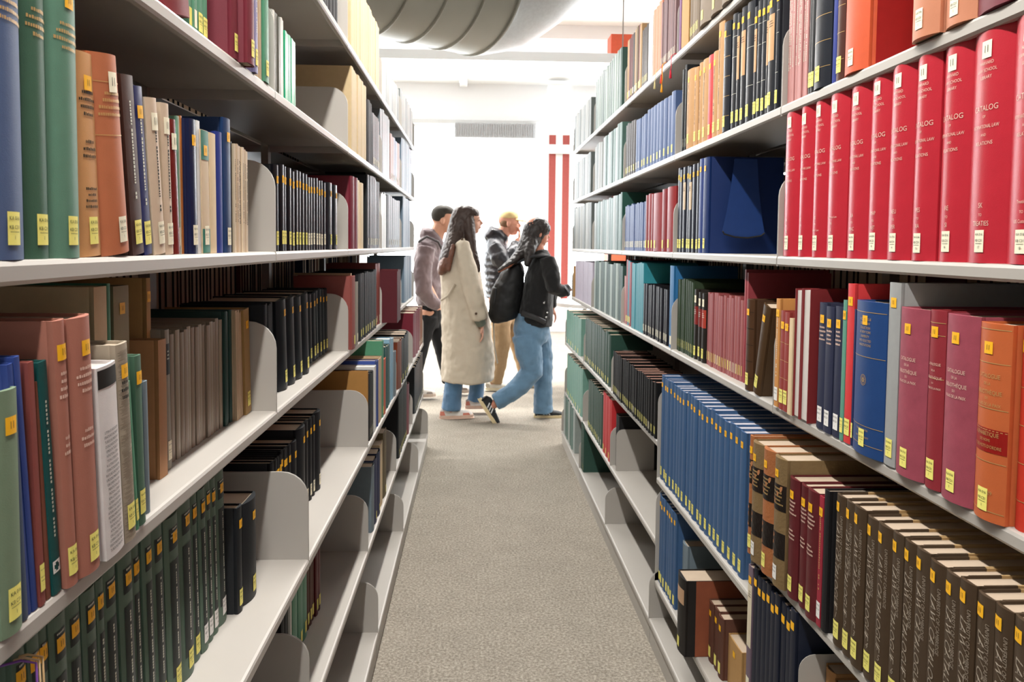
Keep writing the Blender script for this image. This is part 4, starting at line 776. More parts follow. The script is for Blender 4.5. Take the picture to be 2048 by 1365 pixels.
    if code == 'leather':
        part('title_panel', lambda bm: patch(bm, -t/2, t/2, h*.60, h*.80, t, b, 0, off=.0005), mat('leather_black', '#1d1613', rough=.45, var=.5, nscale=60, bump=.6, bscale=150))
        part('title_panel', lambda bm: patch(bm, -t/2, t/2, h*.23, h*.43, t, b, 0, off=.0005), mat('leather_black', '#1d1613'))
        part('spine_lettering', lambda bm: marks(bm, t, b, h*.76, 5, .0036, 0, .8, seed=sd_), M_gold)
        def f(bm):
            rnd = random.Random(sd_)
            for i in range(9):
                x, z, r_ = rnd.uniform(-.38, .38)*t, h*rnd.choice([rnd.uniform(.24, .42), rnd.uniform(.62, .79)]), rnd.uniform(.002, .0045)
                vs = []
                for k in range(9):
                    a = 2*math.pi*k/9; q = r_*rnd.uniform(.5, 1.3); X = max(-t/2+.0005, min(t/2-.0005, x+q*math.cos(a))); vs.append(bm.verts.new((X, spine_y(X, t, b)-.0008, z+q*1.3*math.sin(a))))
                bm.faces.new(vs)
        part('flaked_leather', f, mat('leather_raw', '#b0764d', rough=.8))
    if code == 'rule_mid': part('spine_rules', lambda bm: [patch(bm, -t/2+.0008, t/2-.0008, h*z, h*z+.0012, t, b, 0, off=.0004) for z in (.655, .63)], M_palegilt)
def merged_book(bm, sg, X, yc, z, t, d, h, b, mi, pi, li, lean=0, rnd=random):
    """plain volume added to the far-shelf stack mesh: cover, page block, call label"""
    th = min(.002, t*.16)
    def W(x, y, zz): return (sg*(X+y), yc-sg*x, z+zz)
    k = 4 if t > .006 else 2
    O = [(-t/2, d)]+[(-t/2+t*i/k, spine_y(-t/2+t*i/k, t, b)) for i in range(k+1)]+[(t/2, d)]
    A = [bm.verts.new(W(x, y, 0)) for x, y in O]; B = [bm.verts.new(W(x, y, h)) for x, y in O]
    for i in range(len(O)-1):
        f = bm.faces.new((A[i], A[i+1], B[i+1], B[i])); f.material_index = mi; f.smooth = True
    I = [bm.verts.new(W(max(-t/2+th, min(t/2-th, x)), y+th if y < d-.001 else y, h)) for x, y in O]
    for i in range(len(O)-1): f = bm.faces.new((B[i], B[i+1], I[i+1], I[i])); f.material_index = mi
    P = [bm.verts.new(W(x, y, h-.003)) for x, y in ((-t/2+th, .003), (t/2-th, .003), (t/2-th, d-.004), (-t/2+th, d-.004))]
    Q = [bm.verts.new(W(x, y, .001)) for x, y in ((-t/2+th, .003), (t/2-th, .003), (t/2-th, d-.004), (-t/2+th, d-.004))]
    f = bm.faces.new(P); f.material_index = pi
    for i in range(4): f = bm.faces.new((P[i], P[(i+1) % 4], Q[(i+1) % 4], Q[i])); f.material_index = pi
    f = bm.faces.new(A); f.material_index = mi
    if li is not None:
        w = min(.018, t*.86); hh = .026
        q = [bm.verts.new(W(x, spine_y(x, t, b)-.0005, zz)) for x, zz in ((-w/2, .014), (w/2, .014), (w/2, .014+hh), (-w/2, .014+hh))]
        f = bm.faces.new(q); f.material_index = li

ORD = ['nearest', 'second nearest', 'third nearest', 'fourth nearest', 'fifth nearest', 'sixth nearest', 'seventh nearest', 'eighth nearest', 'ninth nearest', 'tenth nearest'] + \
      [w+' nearest' for w in ('eleventh', 'twelfth', 'thirteenth', 'fourteenth', 'fifteenth', 'sixteenth', 'seventeenth', 'eighteenth', 'nineteenth', 'twentieth', 'twenty-first', 'twenty-second')]
stuff = newbm(); SM = []; SMI = {}
def smi(m):
    if m.name not in SMI: SMI[m.name] = len(SM); SM.append(m)
    return SMI[m.name]
VAR = {'charcoal': .0, 'mixed_blue': 1, 'mixed_red': 1, 'mixed_brown': 1, 'mint_slim': 1, 'palegrey': 0, 'green_white': 1, 'teal_white': 1}
ALT = {'palegreen': ['#4f665b', '#7e8c84', '#5b7167', '#39524a'], 'mixed_blue': ['#4f6380', '#7a4a35', '#a7b0b8', '#33405c'], 'mixed_red': ['#94404a', '#1e7f92', '#7c3541'], 'mixed_brown': ['#3b3432', '#a5855e', '#5c2b2b', '#d8cfb9', '#72604b'],
       'mint_slim': ['#7fae94', '#c0763b', '#d9d4c0'], 'green_white': ['#33504a', '#9aa8a2', '#29453f'], 'teal_white': ['#4d6a62', '#8d9692', '#35554d'], 'palegrey': ['#7d807b', '#5f6664', '#93938e'],
       'grey_slim': ['#9a9890', '#c2beb2', '#5a584f'], 'white_slim': ['#d6d6d4', '#b8b9b4'], 'cream_slim': ['#d2bfa4', '#c2a98a'], 'brown_worn': ['#85786a', '#77695a'], 'plum_slim': ['#7a5f60', '#6d5659'], 'dustyred': ['#904a4c', '#985352'],
       'maroon_red': ['#8a2a2c', '#7d2428'], 'iceblue': ['#66798a', '#8593a0'], 'lawcat': ['#473829', '#4b3d2f'], 'taupe': ['#8d7e6f', '#857463', '#958876']}
LABNUM = 0
used_labels = {}
for (sd, b, r, X, h, ed, sty, desc, lean, near) in ROWS:
    col, rough, stk, lab, rnd_, code, pg = ST[sty]
    s = SIDE[sd]['s']; z = lipz(sd, b, r)+.0222; c = CEN[sd]; n = len(ed)-1
    rz = R(-90) if sd == 'R' else R(90)
    rg = random.Random(hash((sd, b, r, round(X*1000), n)) & 0xffff if False else int(X*10000)+b*31+r*7+n)
    dmax = c-X-.02
    for i in range(n):
        y0, y1 = ed[i], ed[i+1]; t = (y1-y0)-.0007; yc = (y0+y1)/2
        if t < .002: continue
        alt = ALT.get(sty); hx = alt[(i*5+b) % len(alt)] if alt else col
        if alt and sty in ('mixed_brown', 'mixed_blue', 'mixed_red', 'grey_slim'): hx = alt[rg.randrange(len(alt))]
        leather = 'leather' in sty
        dk = sty.startswith(('black', 'ink', 'navy')) and sty != 'black_gloss'
        cm = mat('cover_'+hx.strip('#')+('_%d' % int(rough*100)), hx, rough=rough, spec=.22 if dk else .26, var=.22 if leather or sty in ('rose_cat', 'oxblood') else .08, nscale=22 if leather else 60, bump=.5 if leather else .12, bscale=200 if leather else 1100)
        jig = n > 1 and sty not in ('redcat', 'lawcat', 'tallblue', 'green_law', 'manila')
        hh = h*(1+(rg.uniform(-.012, .008) if n > 1 else 0)) if not jig else h*(1+rg.uniform(-.03, .015))
        d = min(dmax, max(.12, h*.78))
        if sty in ('maroon_big',): d = .2
        Xi = X+(rg.uniform(0, .004) if n > 1 else 0)
        bu = max(.0002, min(t*rnd_, .011)) if rnd_ > 0 else .0002
        if not near:
            li = None
            if lab: li = smi({'y': M_yel, 'c': M_cream, 'w': M_wht}[lab if rg.random() < .8 else 'c'])
            merged_book(stuff, s, Xi, yc, z, t, d, hh, bu, smi(cm), smi(PAGE[pg]), li); continue
        rn = ROWN[r]; sn = SIDE[sd]['name']
        label = ('%s, %s in its run, %s rack, %s, %s' % (desc, ORD[i], sn, rn, BAYN[b])) if n > 1 else ('%s on the %s rack\'s %s, %s' % (desc, sn, rn, BAYN[b]))
        if len(label.split()) > 16: label = label.replace(' in its run', '').replace(' on the ', ', ', 1)
        cat = 'book'
        root = thing('book', label, cat, (s*Xi, yc, z), 0, ('%ss, %s rack, %s, %s' % (desc, sn, rn, BAYN[b])) if n > 1 else None)
        M = Matrix.Translation((s*Xi, yc, z))
        if abs(lean) > .05:
            piv = Vector((0, (-t/2 if lean < 0 else t/2), 0))
            M = Matrix.Translation((s*Xi, yc, z)) @ Matrix.Translation(piv) @ Matrix.Rotation(R(-lean), 4, 'X') @ Matrix.Translation(-piv)
        root.matrix_world = M @ Matrix.Rotation(rz, 4, 'Z')
        root.rotation_mode = 'XYZ'
        if sty == 'pages_out':
            root.matrix_world = M @ Matrix.Translation((s*(d), 0, 0)) @ Matrix.Rotation(rz+math.pi, 4, 'Z')
        tq = round(t, 4); hq = round(hh, 4); dq = round(d, 3); bq = round(bu, 4)
        kid('cover', shared(('cover', tq, dq, hq, bq, cm.name), lambda: cover_bm(t, d, hh, bu), [cm]), root)
        kid('page_block', shared(('page_block', tq, dq, hq, pg), lambda: pages_bm(t, d, hh, bu), [PAGE[pg]]), root)
        LABNUM += 1; big = r in (2, 3, 4, 5) and (b == 0 or (b == 1))
        num = i+1
        if sty == 'redcat': num = 20-i
        if sty == 'lawcat': num = 17-i
        if sty == 'pages_out': continue
        if lab and not (sty in ('mint_slim',) and i):
            lk = lab
            if sty in ('black_gloss',) and i > 8: lk = 'c'
            if sty == 'green_law' and i > 14: lk = 'w'
            w = min(.0185, t*.84); hl = .029 if w > .012 else .026
            lm = {'y': M_yel, 'c': M_cream, 'w': M_wht}[lk]
            zo = .012+rg.uniform(0, .003)
            zo = round(zo, 3)
            kid('call_number_label', shared(('call_number_label', lk, tq, bq, zo, num), lambda: label_bm(lk, w, hl, t, bu, zo, num, big and w > .005), [lm, M_ink, M_red]), root)
        if stk and not (sty in ('dustyred',) and i % 2 and False):
            w = min(.016 if stk == 'y' else .019, t*.8); hs = .0155 if stk == 'y' else .022
            zo = round(hh-(.034 if t > .02 else .03)-hs*.3, 3); x0 = 0
            if sty == 'lawcat': w = .015; zo = round(hh-.028, 3); x0 = -t*.18
            kid('shelf_sticker', shared(('shelf_sticker', stk, tq, bq, zo), lambda: sticker_bm(w, hs, t, bu, zo, x0, big and w > .005), [M_ora if stk == 'y' else M_cream, M_ink]), root)
        letter(code, t, hh, bu, i, root)
        if sty == 'black_rust':
            bm = newbm(); box(bm, t/2, t/2+.0006, .028, d-.002, .001, hh-.001); link('side_board', bm, M_rustb, root)
        if sty == 'lawcat':
            for q in (-t/2-.0003, t/2-.0027):
                bm = newbm(); box(bm, q, q+.003, .052, d+.0005, -.0001, hh+.0004); link('board_paper', bm, mat('paper_buff', '#a5875c', rough=.8, var=.12), root)
                bm = newbm(); box(bm, q+.0003, q+.0027, .010, .0515, hh, hh+.0006); link('joint_cloth', bm, cm, root)
        if sty == 'orange_cov':
            bm = newbm(); box(bm, t/2, t/2+.0006, .012, d-.001, .001, hh-.001); link('side_board', bm, mat('board_red', '#a01a1a', rough=.5), root)
        if sty in ('cyan',) and i == 0:
            bm = newbm(); box(bm, t/2+.0001, t/2+.0006, .045, .06, hh-.035, hh-.02); link('shelf_sticker', bm, M_ora, root)
# rear rows and the neighbouring stacks, seen only through gaps
rg = random.Random(11)
dark = ['#2b2a2e', '#3a2626', '#24332c', '#4a4033', '#26304a', '#5b4636', '#202226', '#6b2a2a']
mm = [mat('cover_'+hx.strip('#')+'_50', hx, rough=.5, spec=.45, var=.08, nscale=60, bump=.12, bscale=1100) for hx in dark]
for sd in 'LR':
    S = SIDE[sd]; s = S['s']
    for b in range(0, 5):
        for r in range(0, 7):
            x = 2*CEN[sd]-lipx(sd, r); y = S['Y1']+.914*(b-1)+.01; end = y+.914*(.9 if r != 3 else (.97 if b % 2 else .86))-.02
            m = mm[rg.randrange(8)]; lo_ = .285 if r == 3 else .235; h = rg.uniform(lo_, .296)
            while y < end:
                t = rg.uniform(.018, .05)
                if rg.random() < .25: m = mm[rg.randrange(8)]; h = rg.uniform(lo_, .296)
                merged_book(stuff, -s, -x, y+t/2, ZL[r]+.0222, t-.001, .17, h, t*.1, smi(m), smi(M_page), smi(M_yel))
                y += t
for sd in 'LR':
    S = SIDE[sd]; s = S['s']; x = 2*CEN[sd]-S['LO']+1.01
    for r in range(7):
        y = -1.95; m = mm[0]; h = .24
        while y < 5.25:
            t = rg.uniform(.025, .06)
            if rg.random() < .2: m = mm[rg.randrange(8)]; h = rg.uniform(.2, .26)
            merged_book(stuff, s, x, y+t/2, ZL[r]+.0222, t-.001, .2, h, t*.1, smi(m), smi(M_page), None); y += t
so = link('books', stuff, SM); so['kind'] = 'stuff'; so['label'] = 'remaining small bound volumes filling the far bays and the shelves facing neighbouring aisles'; so['category'] = 'books'
# ------------------------------------------------ bookends, ribbons
def bookend(x, y, z, s, label, hex_='#bdb8b0', w=.15, h=.17):
    m = M_steel if hex_ == '#bdb8b0' else mat('bookend_'+hex_.strip('#'), hex_, rough=.4)
    t = thing('bookend', label, 'bookend', (x, y, z))
    r_ = .03; pts = [(0, 0), (0, h-r_)] + [(r_-r_*math.cos(a), h-r_+r_*math.sin(a)) for a in [k*math.pi/10 for k in range(1, 6)]] + [(w-r_, h)] + [(w-r_+r_*math.sin(a), h-r_+r_*math.cos(a)) for a in [k*math.pi/10 for k in range(1, 6)]] + [(w, 0)]
    bm = newbm(); prism(bm, [(p*s, q) for p, q in pts], 'y', 0, .0012); link('upright_plate', bm, m, t)
    bm = newbm(); box(bm, *sorted((0, s*w)), .0012, .09, 0, .0012); link('base_plate', bm, m, t)
bookend(.628, 3.437, .3605, 1, 'rounded grey steel bookend against the black volumes, right rack, knee-high shelf', w=.17, h=.185)
bookend(.612, 1.4215, .3605, 1, 'pale grey upright bookend beside the tall blue-black volumes low on the right', w=.16, h=.23)
# blue bookend flap leaning on the wide navy volume
t = thing('bookend', 'dark blue sling-shaped bookend hanging beside the navy volume, right eye-level shelf', 'bookend', (.688, 2.19, 1.3345))
bm = newbm()
prof = [(.03, .262), (.022, .19), (.012, .12), (.0, .062), (.004, .054), (.035, .046), (.07, .044), (.108, .050), (.118, .058), (.110, .10), (.100, .17), (.092, .262)]
prism(bm, prof, 'y', 0, .003); link('sling_plate', bm, mat('sling_blue', '#15356e', rough=.5), t, bevel=.001)
bm = newbm(); tube(bm, [((p, -.003, q), .0022) for p, q in prof[3:9]], 8); link('wire_edge', bm, M_black, t)
bm = newbm(); box(bm, .032, .09, .0032, .012, .25, .262); link('hanger_clip', bm, mat('sling_blue2', '#122c5c', rough=.5), t)
def tassel(x, y, z, hx, L, label, curl=.01):
    t = thing('ribbon_bookmark', label, 'bookmark', (x, y, z), 0, 'ribbon bookmarks on the right top shelf')
    m = mat('ribbon_'+hx.strip('#'), hx, rough=.6)
    bm = newbm(); tube(bm, [((.022, 0, .030), .0012), ((.006, .001, .031), .0012), ((-.004, .002, .024), .0012), ((-.006, 0, .0), .0012), ((-.006+curl*.2, .001, -L*.5), .0012), ((-.007, -.001, -L), .0012)], 6); link('cord', bm, m, t, smooth=True)
    bm = newbm(); tube(bm, [((-.007, -.001, -L+.002), .0014), ((-.007, -.001, -L-.006), .0026), ((-.007, -.001, -L-.028), .0048)], 8); link('tassel', bm, m, t, smooth=True)
tassel(.655, 2.79, 1.965, '#f2a51e', .045, 'orange-yellow ribbon with tassel hanging over the right top shelf lip')
tassel(.655, 2.80, 1.965, '#e0412a', .012, 'orange-red ribbon behind the yellow tassel, right top shelf lip')
tassel(.655, 2.665, 1.965, '#d3233b', .022, 'crimson ribbon with tassel hanging nearest on the right top shelf lip')
tassel(.655, 2.90, 1.965, '#cfc08a', .012, 'pale cream ribbon with tassel hanging farthest on the right top shelf lip')
# pale green volume with ribbons at the lower left corner
t = thing('ribbon_bookmark', 'tangled cream and purple ribbons over the low green volumes, left rack', 'bookmark', (-.418, .742, .95), 0)
for i, (hx, dy) in enumerate((('#d2b58c', 0), ('#c7a679', .006), ('#7a4a9a', -.005))):
    bm = newbm(); tube(bm, [((-.03, dy, .004), .0012), ((0, dy, .012), .0013), ((.012, dy+.003, .008), .0013), ((.014, dy+.001, -.02), .0012), ((.011, dy-.003, -.045-.01*i), .0011)], 6); link('cord', bm, mat('ribbon_'+hx.strip('#'), hx, rough=.6), t, smooth=True)

# ------------------------------------------------ people
def at(px, py, Y, dy=0):
    """measured place of a point on the vertical plane at distance Y"""
    u = px-1024; v = py-682.5-SY; c, s = math.cos(-ROLL), math.sin(-ROLL); u, v = u*c-v*s, u*s+v*c
    d = fw + rt*(u/F) + up*(-v/F); k = Y/d.y
    return Vector((d.x*k, Y+dy, CH+d.z*k))
def organic(name, bm, m, parent, voxel=.009, smooth_it=4, org=(0, 0, 0), disp=None):
    o = child(name, bm, m, parent, org, smooth=True)
    md = o.modifiers.new('remesh', 'REMESH'); md.mode = 'VOXEL'; md.voxel_size = voxel; md.use_smooth_shade = True
    md = o.modifiers.new('smooth', 'SMOOTH'); md.factor = .5; md.iterations = smooth_it
    if disp:
        tx = bpy.data.textures.new(name+'_folds', 'CLOUDS'); tx.noise_scale = disp[0]; tx.noise_depth = 2
        md = o.modifiers.new('folds', 'DISPLACE'); md.texture = tx; md.strength = disp[1]; md.mid_level = .5; md.texture_coords = 'LOCAL'
    return o
def hand(bm, w, d, curl=.5, s=1.0, thumb=Vector((.6, -.3, 0)), spread=Vector((0, 1, 0))):
    """palm, four bent fingers of different lengths and a thumb leaving the side of the palm"""
    d = d.normalized(); spread = (spread - d*spread.dot(d)).normalized(); nrm = d.cross(spread).normalized()
    if nrm.x < 0 and curl > 0: nrm = -nrm
    tube(bm, [(w, .019*s, .024*s), (w+d*.04*s, .016*s, .036*s), (w+d*.085*s, .014*s, .038*s)], 12, side=spread)
    for i, (L, o) in enumerate(((.072, -.028), (.082, -.010), (.078, .009), (.060, .027))):
        b = w + d*.083*s + spread*o*s; L *= s
        d2 = (d*math.cos(curl*.6) - nrm*math.sin(curl*.6)); d3 = (d*math.cos(curl*1.3) - nrm*math.sin(curl*1.3))
        p1 = b + d*.012*s; p2 = p1 + d2*L*.45; p3 = p2 + d3*L*.5
        tube(bm, [(b - d*.02*s, .0095*s), (p1, .0092*s), (p2, .0086*s), (p3, .0068*s)], 8, side=spread)
    tb = w + d*.03*s - spread*.03*s; th = (d*.75 - spread*.55 - nrm*.35).normalized()
    tube(bm, [(tb - th*.015*s, .012*s), (tb + th*.025*s, .0115*s), (tb + th*.05*s + d*.006, .0085*s)], 8, side=spread)
def head(bm, c, s=1.0, tilt=0, turn=0):
    """head in profile, looking along +X; c is the skull centre"""
    M = Matrix.Translation(c) @ Matrix.Rotation(turn, 4, 'Z') @ Matrix.Rotation(tilt, 4, 'Y') @ Matrix.Scale(s, 4)
    def E(x, y, z, rx, ry, rz, sub=2):
        M2 = M @ Matrix.Translation((x, y, z)) @ Matrix.Diagonal((rx, ry, rz, 1))
        r_ = bmesh.ops.create_icosphere(bm, subdivisions=sub, radius=1, matrix=M2)
    E(-.012, 0, .035, .096, .076, .088, 3); E(.030, 0, -.03, .058, .060, .080); E(.052, 0, -.082, .028, .030, .024)
    E(.062, 0, .012, .028, .052, .022); E(.020, 0, -.065, .052, .050, .030)
    P = [M @ Vector(p) for p in ((.078, 0, .018), (.092, 0, -.006), (.106, 0, -.022), (.092, 0, -.034))]
    tube(bm, [(P[0], .007, .007), (P[1], .009, .010), (P[2], .010, .013), (P[3], .006, .010)], 8)
    E(.086, 0, -.050, .010, .022, .0055); E(.083, 0, -.061, .010, .019, .006)
    for y in (-.077, .077):
        E(-.012, y, -.012, .018, .010, .030); E(-.010, y*1.09, -.02, .009, .006, .016)
    E(.070, -.034, .003, .012, .013, .009); E(.070, .034, .003, .012, .013, .009)
    return M
def eyes(M, parent, org):
    for y in (-.034, .034):
        bm = newbm(); bmesh.ops.create_icosphere(bm, subdivisions=2, radius=1, matrix=M @ Matrix.Translation((.074, y, .003)) @ Matrix.Diagonal((.0095, .010, .0065, 1)))
        child('eye', bm, mat('eye_dark', '#2a211c', rough=.2), parent, org, smooth=True)
        bm = newbm(); bmesh.ops.create_icosphere(bm, subdivisions=1, radius=1, matrix=M @ Matrix.Translation((.079, y, .022)) @ Matrix.Diagonal((.006, .017, .0035, 1)))
        child('eyebrow', bm, mat('brow', '#2b2019', rough=.8), parent, org, smooth=True)
    bm = newbm(); bmesh.ops.create_icosphere(bm, subdivisions=2, radius=1, matrix=M @ Matrix.Translation((.090, 0, -.055)) @ Matrix.Diagonal((.006, .021, .006, 1)))
    child('lips', bm, mat('lips', '#a85b50', rough=.5), parent, org, smooth=True)
def shoe(name, heel, toe, Y, parent, org, cols, dy=0, sole_side=1, stripes=None, h=.085, heel_up=None):
    """heel and toe are points of the sole line; upper grows to the left-hand normal of heel->toe in the XZ plane"""
    A, B = Vector(heel), Vector(toe); d = (B-A); L = d.length; d.normalize(); n = Vector((-d.z, 0, d.x))
    if n.z < 0 and sole_side > 0: n = -n
    n *= 1
    Mx = Matrix(((d.x, 0, n.x, A.x), (d.y, 1, n.y, A.y+dy), (d.z, 0, n.z, A.z), (0, 0, 0, 1)))
    up_, sol, acc = cols
    out = [(-.0, .022), (.03, .034), (.09, .036), (.16, .040), (.21, .045), (.25, .038), (.275, .02)]
    k = L/.275
    bm = newbm(); lo, hi = [], []
    ring = [(x*k, w) for x, w in out] + [(x*k, -w) for x, w in reversed(out)]
    prism(bm, [(x, y) for x, y in ring], 'z', 0, .028, 0)
    for v in bm.verts: v.co = Mx @ v.co
    base = child(name, bm, mat('sole_'+sol.strip('#'), sol, rough=.6), parent, org, bevel=.006)
    bm = newbm()
    prof = [(.012, .050, .030), (.04, .068, .033), (.08, .070, .034), (.12, .056, .036), (.17, .040, .040), (.22, .033, .041), (.258, .024, .030), (.268, .015, .02)]
    rings = []
    for x, hh, w in prof:
        x *= k; q = []
        for j in range(11):
            a = math.pi*j/10; q.append(bm.verts.new(Mx @ Vector((x, w*math.cos(a), .022+hh*math.sin(a)**.8))))
        rings.append(q)
    for a, b in zip(rings, rings[1:]):
        for j in range(10): f = bm.faces.new((a[j], a[j+1], b[j+1], b[j])); f.smooth = True
    bm.faces.new(rings[0]); bm.faces.new(rings[-1])
    child('shoe_upper', bm, mat('upper_'+up_.strip('#'), up_, rough=.6), base, (0, 0, 0)) if False else child('shoe_upper', bm, mat('upper_'+up_.strip('#'), up_, rough=.6), parent, org, smooth=True)
    # side marks and laces
    bm = newbm()
    if stripes == 'bars':
        for side in (-1, 1):
            for i in range(3):
                x = (.085+.026*i)*k; q = []
                for j in (0, 1):
                    for a_ in (0, 1):
                        xx = x + a_*.011 + (-.022 if j else 0); zz = .030+(.034 if j else 0)
                        w = .0425-.004*j-(.003 if i == 0 else 0); q.append(bm.verts.new(Mx @ Vector((xx, side*w, zz))))
                bm.faces.new((q[0], q[1], q[3], q[2]))
    else:
        for side in (-1, 1):
            for (xa, xb, za, zb, w) in ((.005, .05, .03, .062, .036), (.19, .25, .028, .045, .042)):
                v = [bm.verts.new(Mx @ Vector((x_*k, side*w*(1 if z_ < .04 else .93), z_))) for x_, z_ in ((xa, za), (xb, za), (xb-.01, zb), (xa+.004, zb))]
                bm.faces.new(v)
    for i in range(4):
        x = (.10+.02*i)*k; z_ = .022+.066-.0085*i
        tube(bm, [(Mx @ Vector((x, -.02, z_-.004)), .0028), (Mx @ Vector((x+.002, 0, z_+.002)), .0028), (Mx @ Vector((x, .02, z_-.004)), .0028)], 6)
    child('shoe_trim', bm, mat('trim_'+acc.strip('#'), acc, rough=.6), parent, org)
SK = dict(rough=.55, spec=.35, var=.06, nscale=14)
def skin(hx): return mat('skin_'+hx.strip('#'), hx, **SK)
M_jean = mat('denim', '#547798', rough=.85, var=.22, nscale=14, bump=.3, bscale=400, sheen=.2)
M_jean2 = mat('denim_light', '#6486a3', rough=.85, var=.25, nscale=12, bump=.3, bscale=400, sheen=.2)

def T(Y, *pts):
    """tube stations from (px, py, r_px, depth_r, dy)"""
    k = Y/F; out = []
    for p in pts:
        c = at(p[0], p[1], Y, p[4] if len(p) > 4 else 0); r_ = p[2]*k; out.append((c, r_, p[3] if len(p) > 3 and p[3] else r_))
    return out

# ---- woman in the trench coat
Y = 6.24; org = at(925, 832, Y); org.z = 0
p = thing('person', 'person with long brown hair in a beige trench coat and jeans, walking right', 'person', org)
bm = newbm(); k = Y/F
Mh = head(bm, at(938, 441, Y), 1.0, 0, .05)
tube(bm, T(Y, (930, 455, 12, .05), (925, 480, 13, .055), (921, 500, 24, .15), (924, 560, 26, .13), (925, 640, 28, .16)), 14)
for dy, pts in ((-.09, ((917, 640, 20), (910, 740, 13), (902, 815, 9), (904, 826, 8))), (.09, ((933, 640, 20), (950, 730, 13), (950, 800, 9), (950, 812, 8)))): tube(bm, T(Y, *[(a, b, c, 0, dy) for a, b, c in pts]), 10)
tube(bm, T(Y, (924, 495, 10, 0, -.16), (945, 570, 10, 0, -.20), (960, 634, 8, 0, -.20), (963, 646, 7.5, 0, -.20)), 10)
tube(bm, T(Y, (924, 495, 10, 0, .16), (930, 570, 10, 0, .2), (945, 634, 8, 0, .2), (949, 646, 7.5, 0, .2)), 10)
hand(bm, at(963, 645, Y, -.20), at(968, 690, Y, -.20)-at(963, 645, Y, -.20), curl=.55, s=.82)
hand(bm, at(949, 645, Y, .20), at(955, 690, Y, .20)-at(949, 645, Y, .20), curl=.55, s=.82)
organic('body', bm, skin('#d6a28c'), p, .0065, 3, org)
eyes(Mh, p, org)
bm = newbm()
ball(bm, at(927, 436, Y), 25*k, .092, 25.5*k, sub=3); ball(bm, at(938, 425, Y), 22*k, .084, 14*k, rot=.25, sub=3)
tube(bm, T(Y, (922, 440, 22, .088), (914, 470, 21, .10, -.01), (903, 500, 19, .14, -.06), (893, 524, 15, .13, -.10), (890, 530, 12, .11, -.11)), 16)
tube(bm, T(Y, (936, 440, 14, .07, -.03), (940, 470, 12, .055, -.07), (944, 500, 10, .04, -.10), (953, 530, 8, .03, -.12), (957, 542, 5, .02, -.12)), 12)
m = mat('hair_brown', '#3a2a24', rough=.5, var=.35, nscale=20, bump=.5, bscale=120)
organic('hair', bm, m, p, .008, 3, org, disp=(.02, .012))
bm = newbm(); tube(bm, T(Y, (896, 512, 9, .10, -.12), (889, 530, 12, .135, -.11), (885, 541, 10, .12, -.11), (881, 547, 5, .08, -.11)), 14); tube(bm, T(Y, (908, 490, 5, .03, -.175), (902, 515, 6, .03, -.20), (898, 540, 5, .03, -.205)), 10)
organic('hair_ends', bm, mat('hair_chestnut', '#6b4434', rough=.5, var=.45, nscale=30), p, .008, 3, org, disp=(.02, .01))
bm = newbm(); trench = mat('trench_cloth', '#c2b6a4', rough=.85, var=.05, nscale=6, bump=.25, bscale=300)
tube(bm, T(Y, (922, 478, 13, .10), (921, 492, 22, .19), (921, 520, 31, .215), (921, 545, 40, .215), (926, 600, 44, .205), (932, 650, 49, .23), (936, 700, 52, .26), (936, 756, 54, .285), (936, 759, 54, .285)), 28)
tube(bm, T(Y, (925, 486, 15, 0, -.17), (936, 540, 18, .07, -.215), (949, 590, 17, .07, -.235), (958, 628, 15.5, .066, -.225), (959, 634, 15, .06, -.225)), 16)
tube(bm, T(Y, (925, 486, 15, 0, .17), (931, 540, 18, .07, .21), (940, 590, 17, .07, .23), (946, 632, 15.5, .066, .225)), 16)
tube(bm, T(Y, (905, 535, 18, .17), (893, 552, 11, .16), (886, 560, 5, .12)), 14)
organic('trench_coat', bm, trench, p, .010, 8, org, disp=(.085, .024))
bm = newbm(); tube(bm, T(Y, (912, 566, 2.2, .006, -.225), (898, 588, 2.2, .006, -.222), (884, 598, 2.2, .006, -.19)), 8)
tube(bm, T(Y, (986, 640, 1.5, .004, -.13), (988, 690, 1.5, .004, -.14), (994, 722, 1.5, .004, -.14)), 8)
child('belt', bm, trench, p, org, smooth=True)
bm = newbm(); tube(bm, T(Y, (928, 481, 3, .02, -.15), (926, 490, 4, .022, -.2)), 8); child('shoulder_strap', bm, trench, p, org, smooth=True)
for (px, py, dy) in ((952, 621, -.302), (925, 479, -.205), (956, 580, -.20), (946, 540, -.175)):
    bm = newbm(); ball(bm, at(px, py, Y, dy), .010, .006, .010); child('button', bm, mat('button_brown', '#4a3524', rough=.4), p, org, smooth=True)
bm = newbm(); tube(bm, T(Y, (957, 630, 11.5, .05, -.225), (963, 645, 9, .038, -.21)), 12); child('sweater_cuff', bm, mat('knit_green', '#7c8275', rough=.9, bump=.4, bscale=150), p, org, smooth=True)
bm = newbm()
tube(bm, T(Y, (915, 700, 22, .10, -.09), (910, 750, 18, .09, -.09), (905, 790, 18, .09, -.09), (903, 815, 20, .09, -.09)), 16)
tube(bm, T(Y, (945, 700, 20, .10, .09), (955, 750, 17, .09, .09), (953, 790, 15, .085, .09), (950, 806, 16, .085, .09)), 16)
organic('jeans', bm, M_jean, p, .009, 3, org, disp=(.05, .014))
shoe('shoe_sole', at(880, 833, Y), at(947, 830, Y), Y, p, org, ('#e8e2dc', '#d9b9a6', '#cf7f6d'), dy=-.09)
shoe('shoe_sole', at(930, 822, Y), at(990, 820, Y), Y, p, org, ('#e8e2dc', '#d9b9a6', '#cf7f6d'), dy=.09)

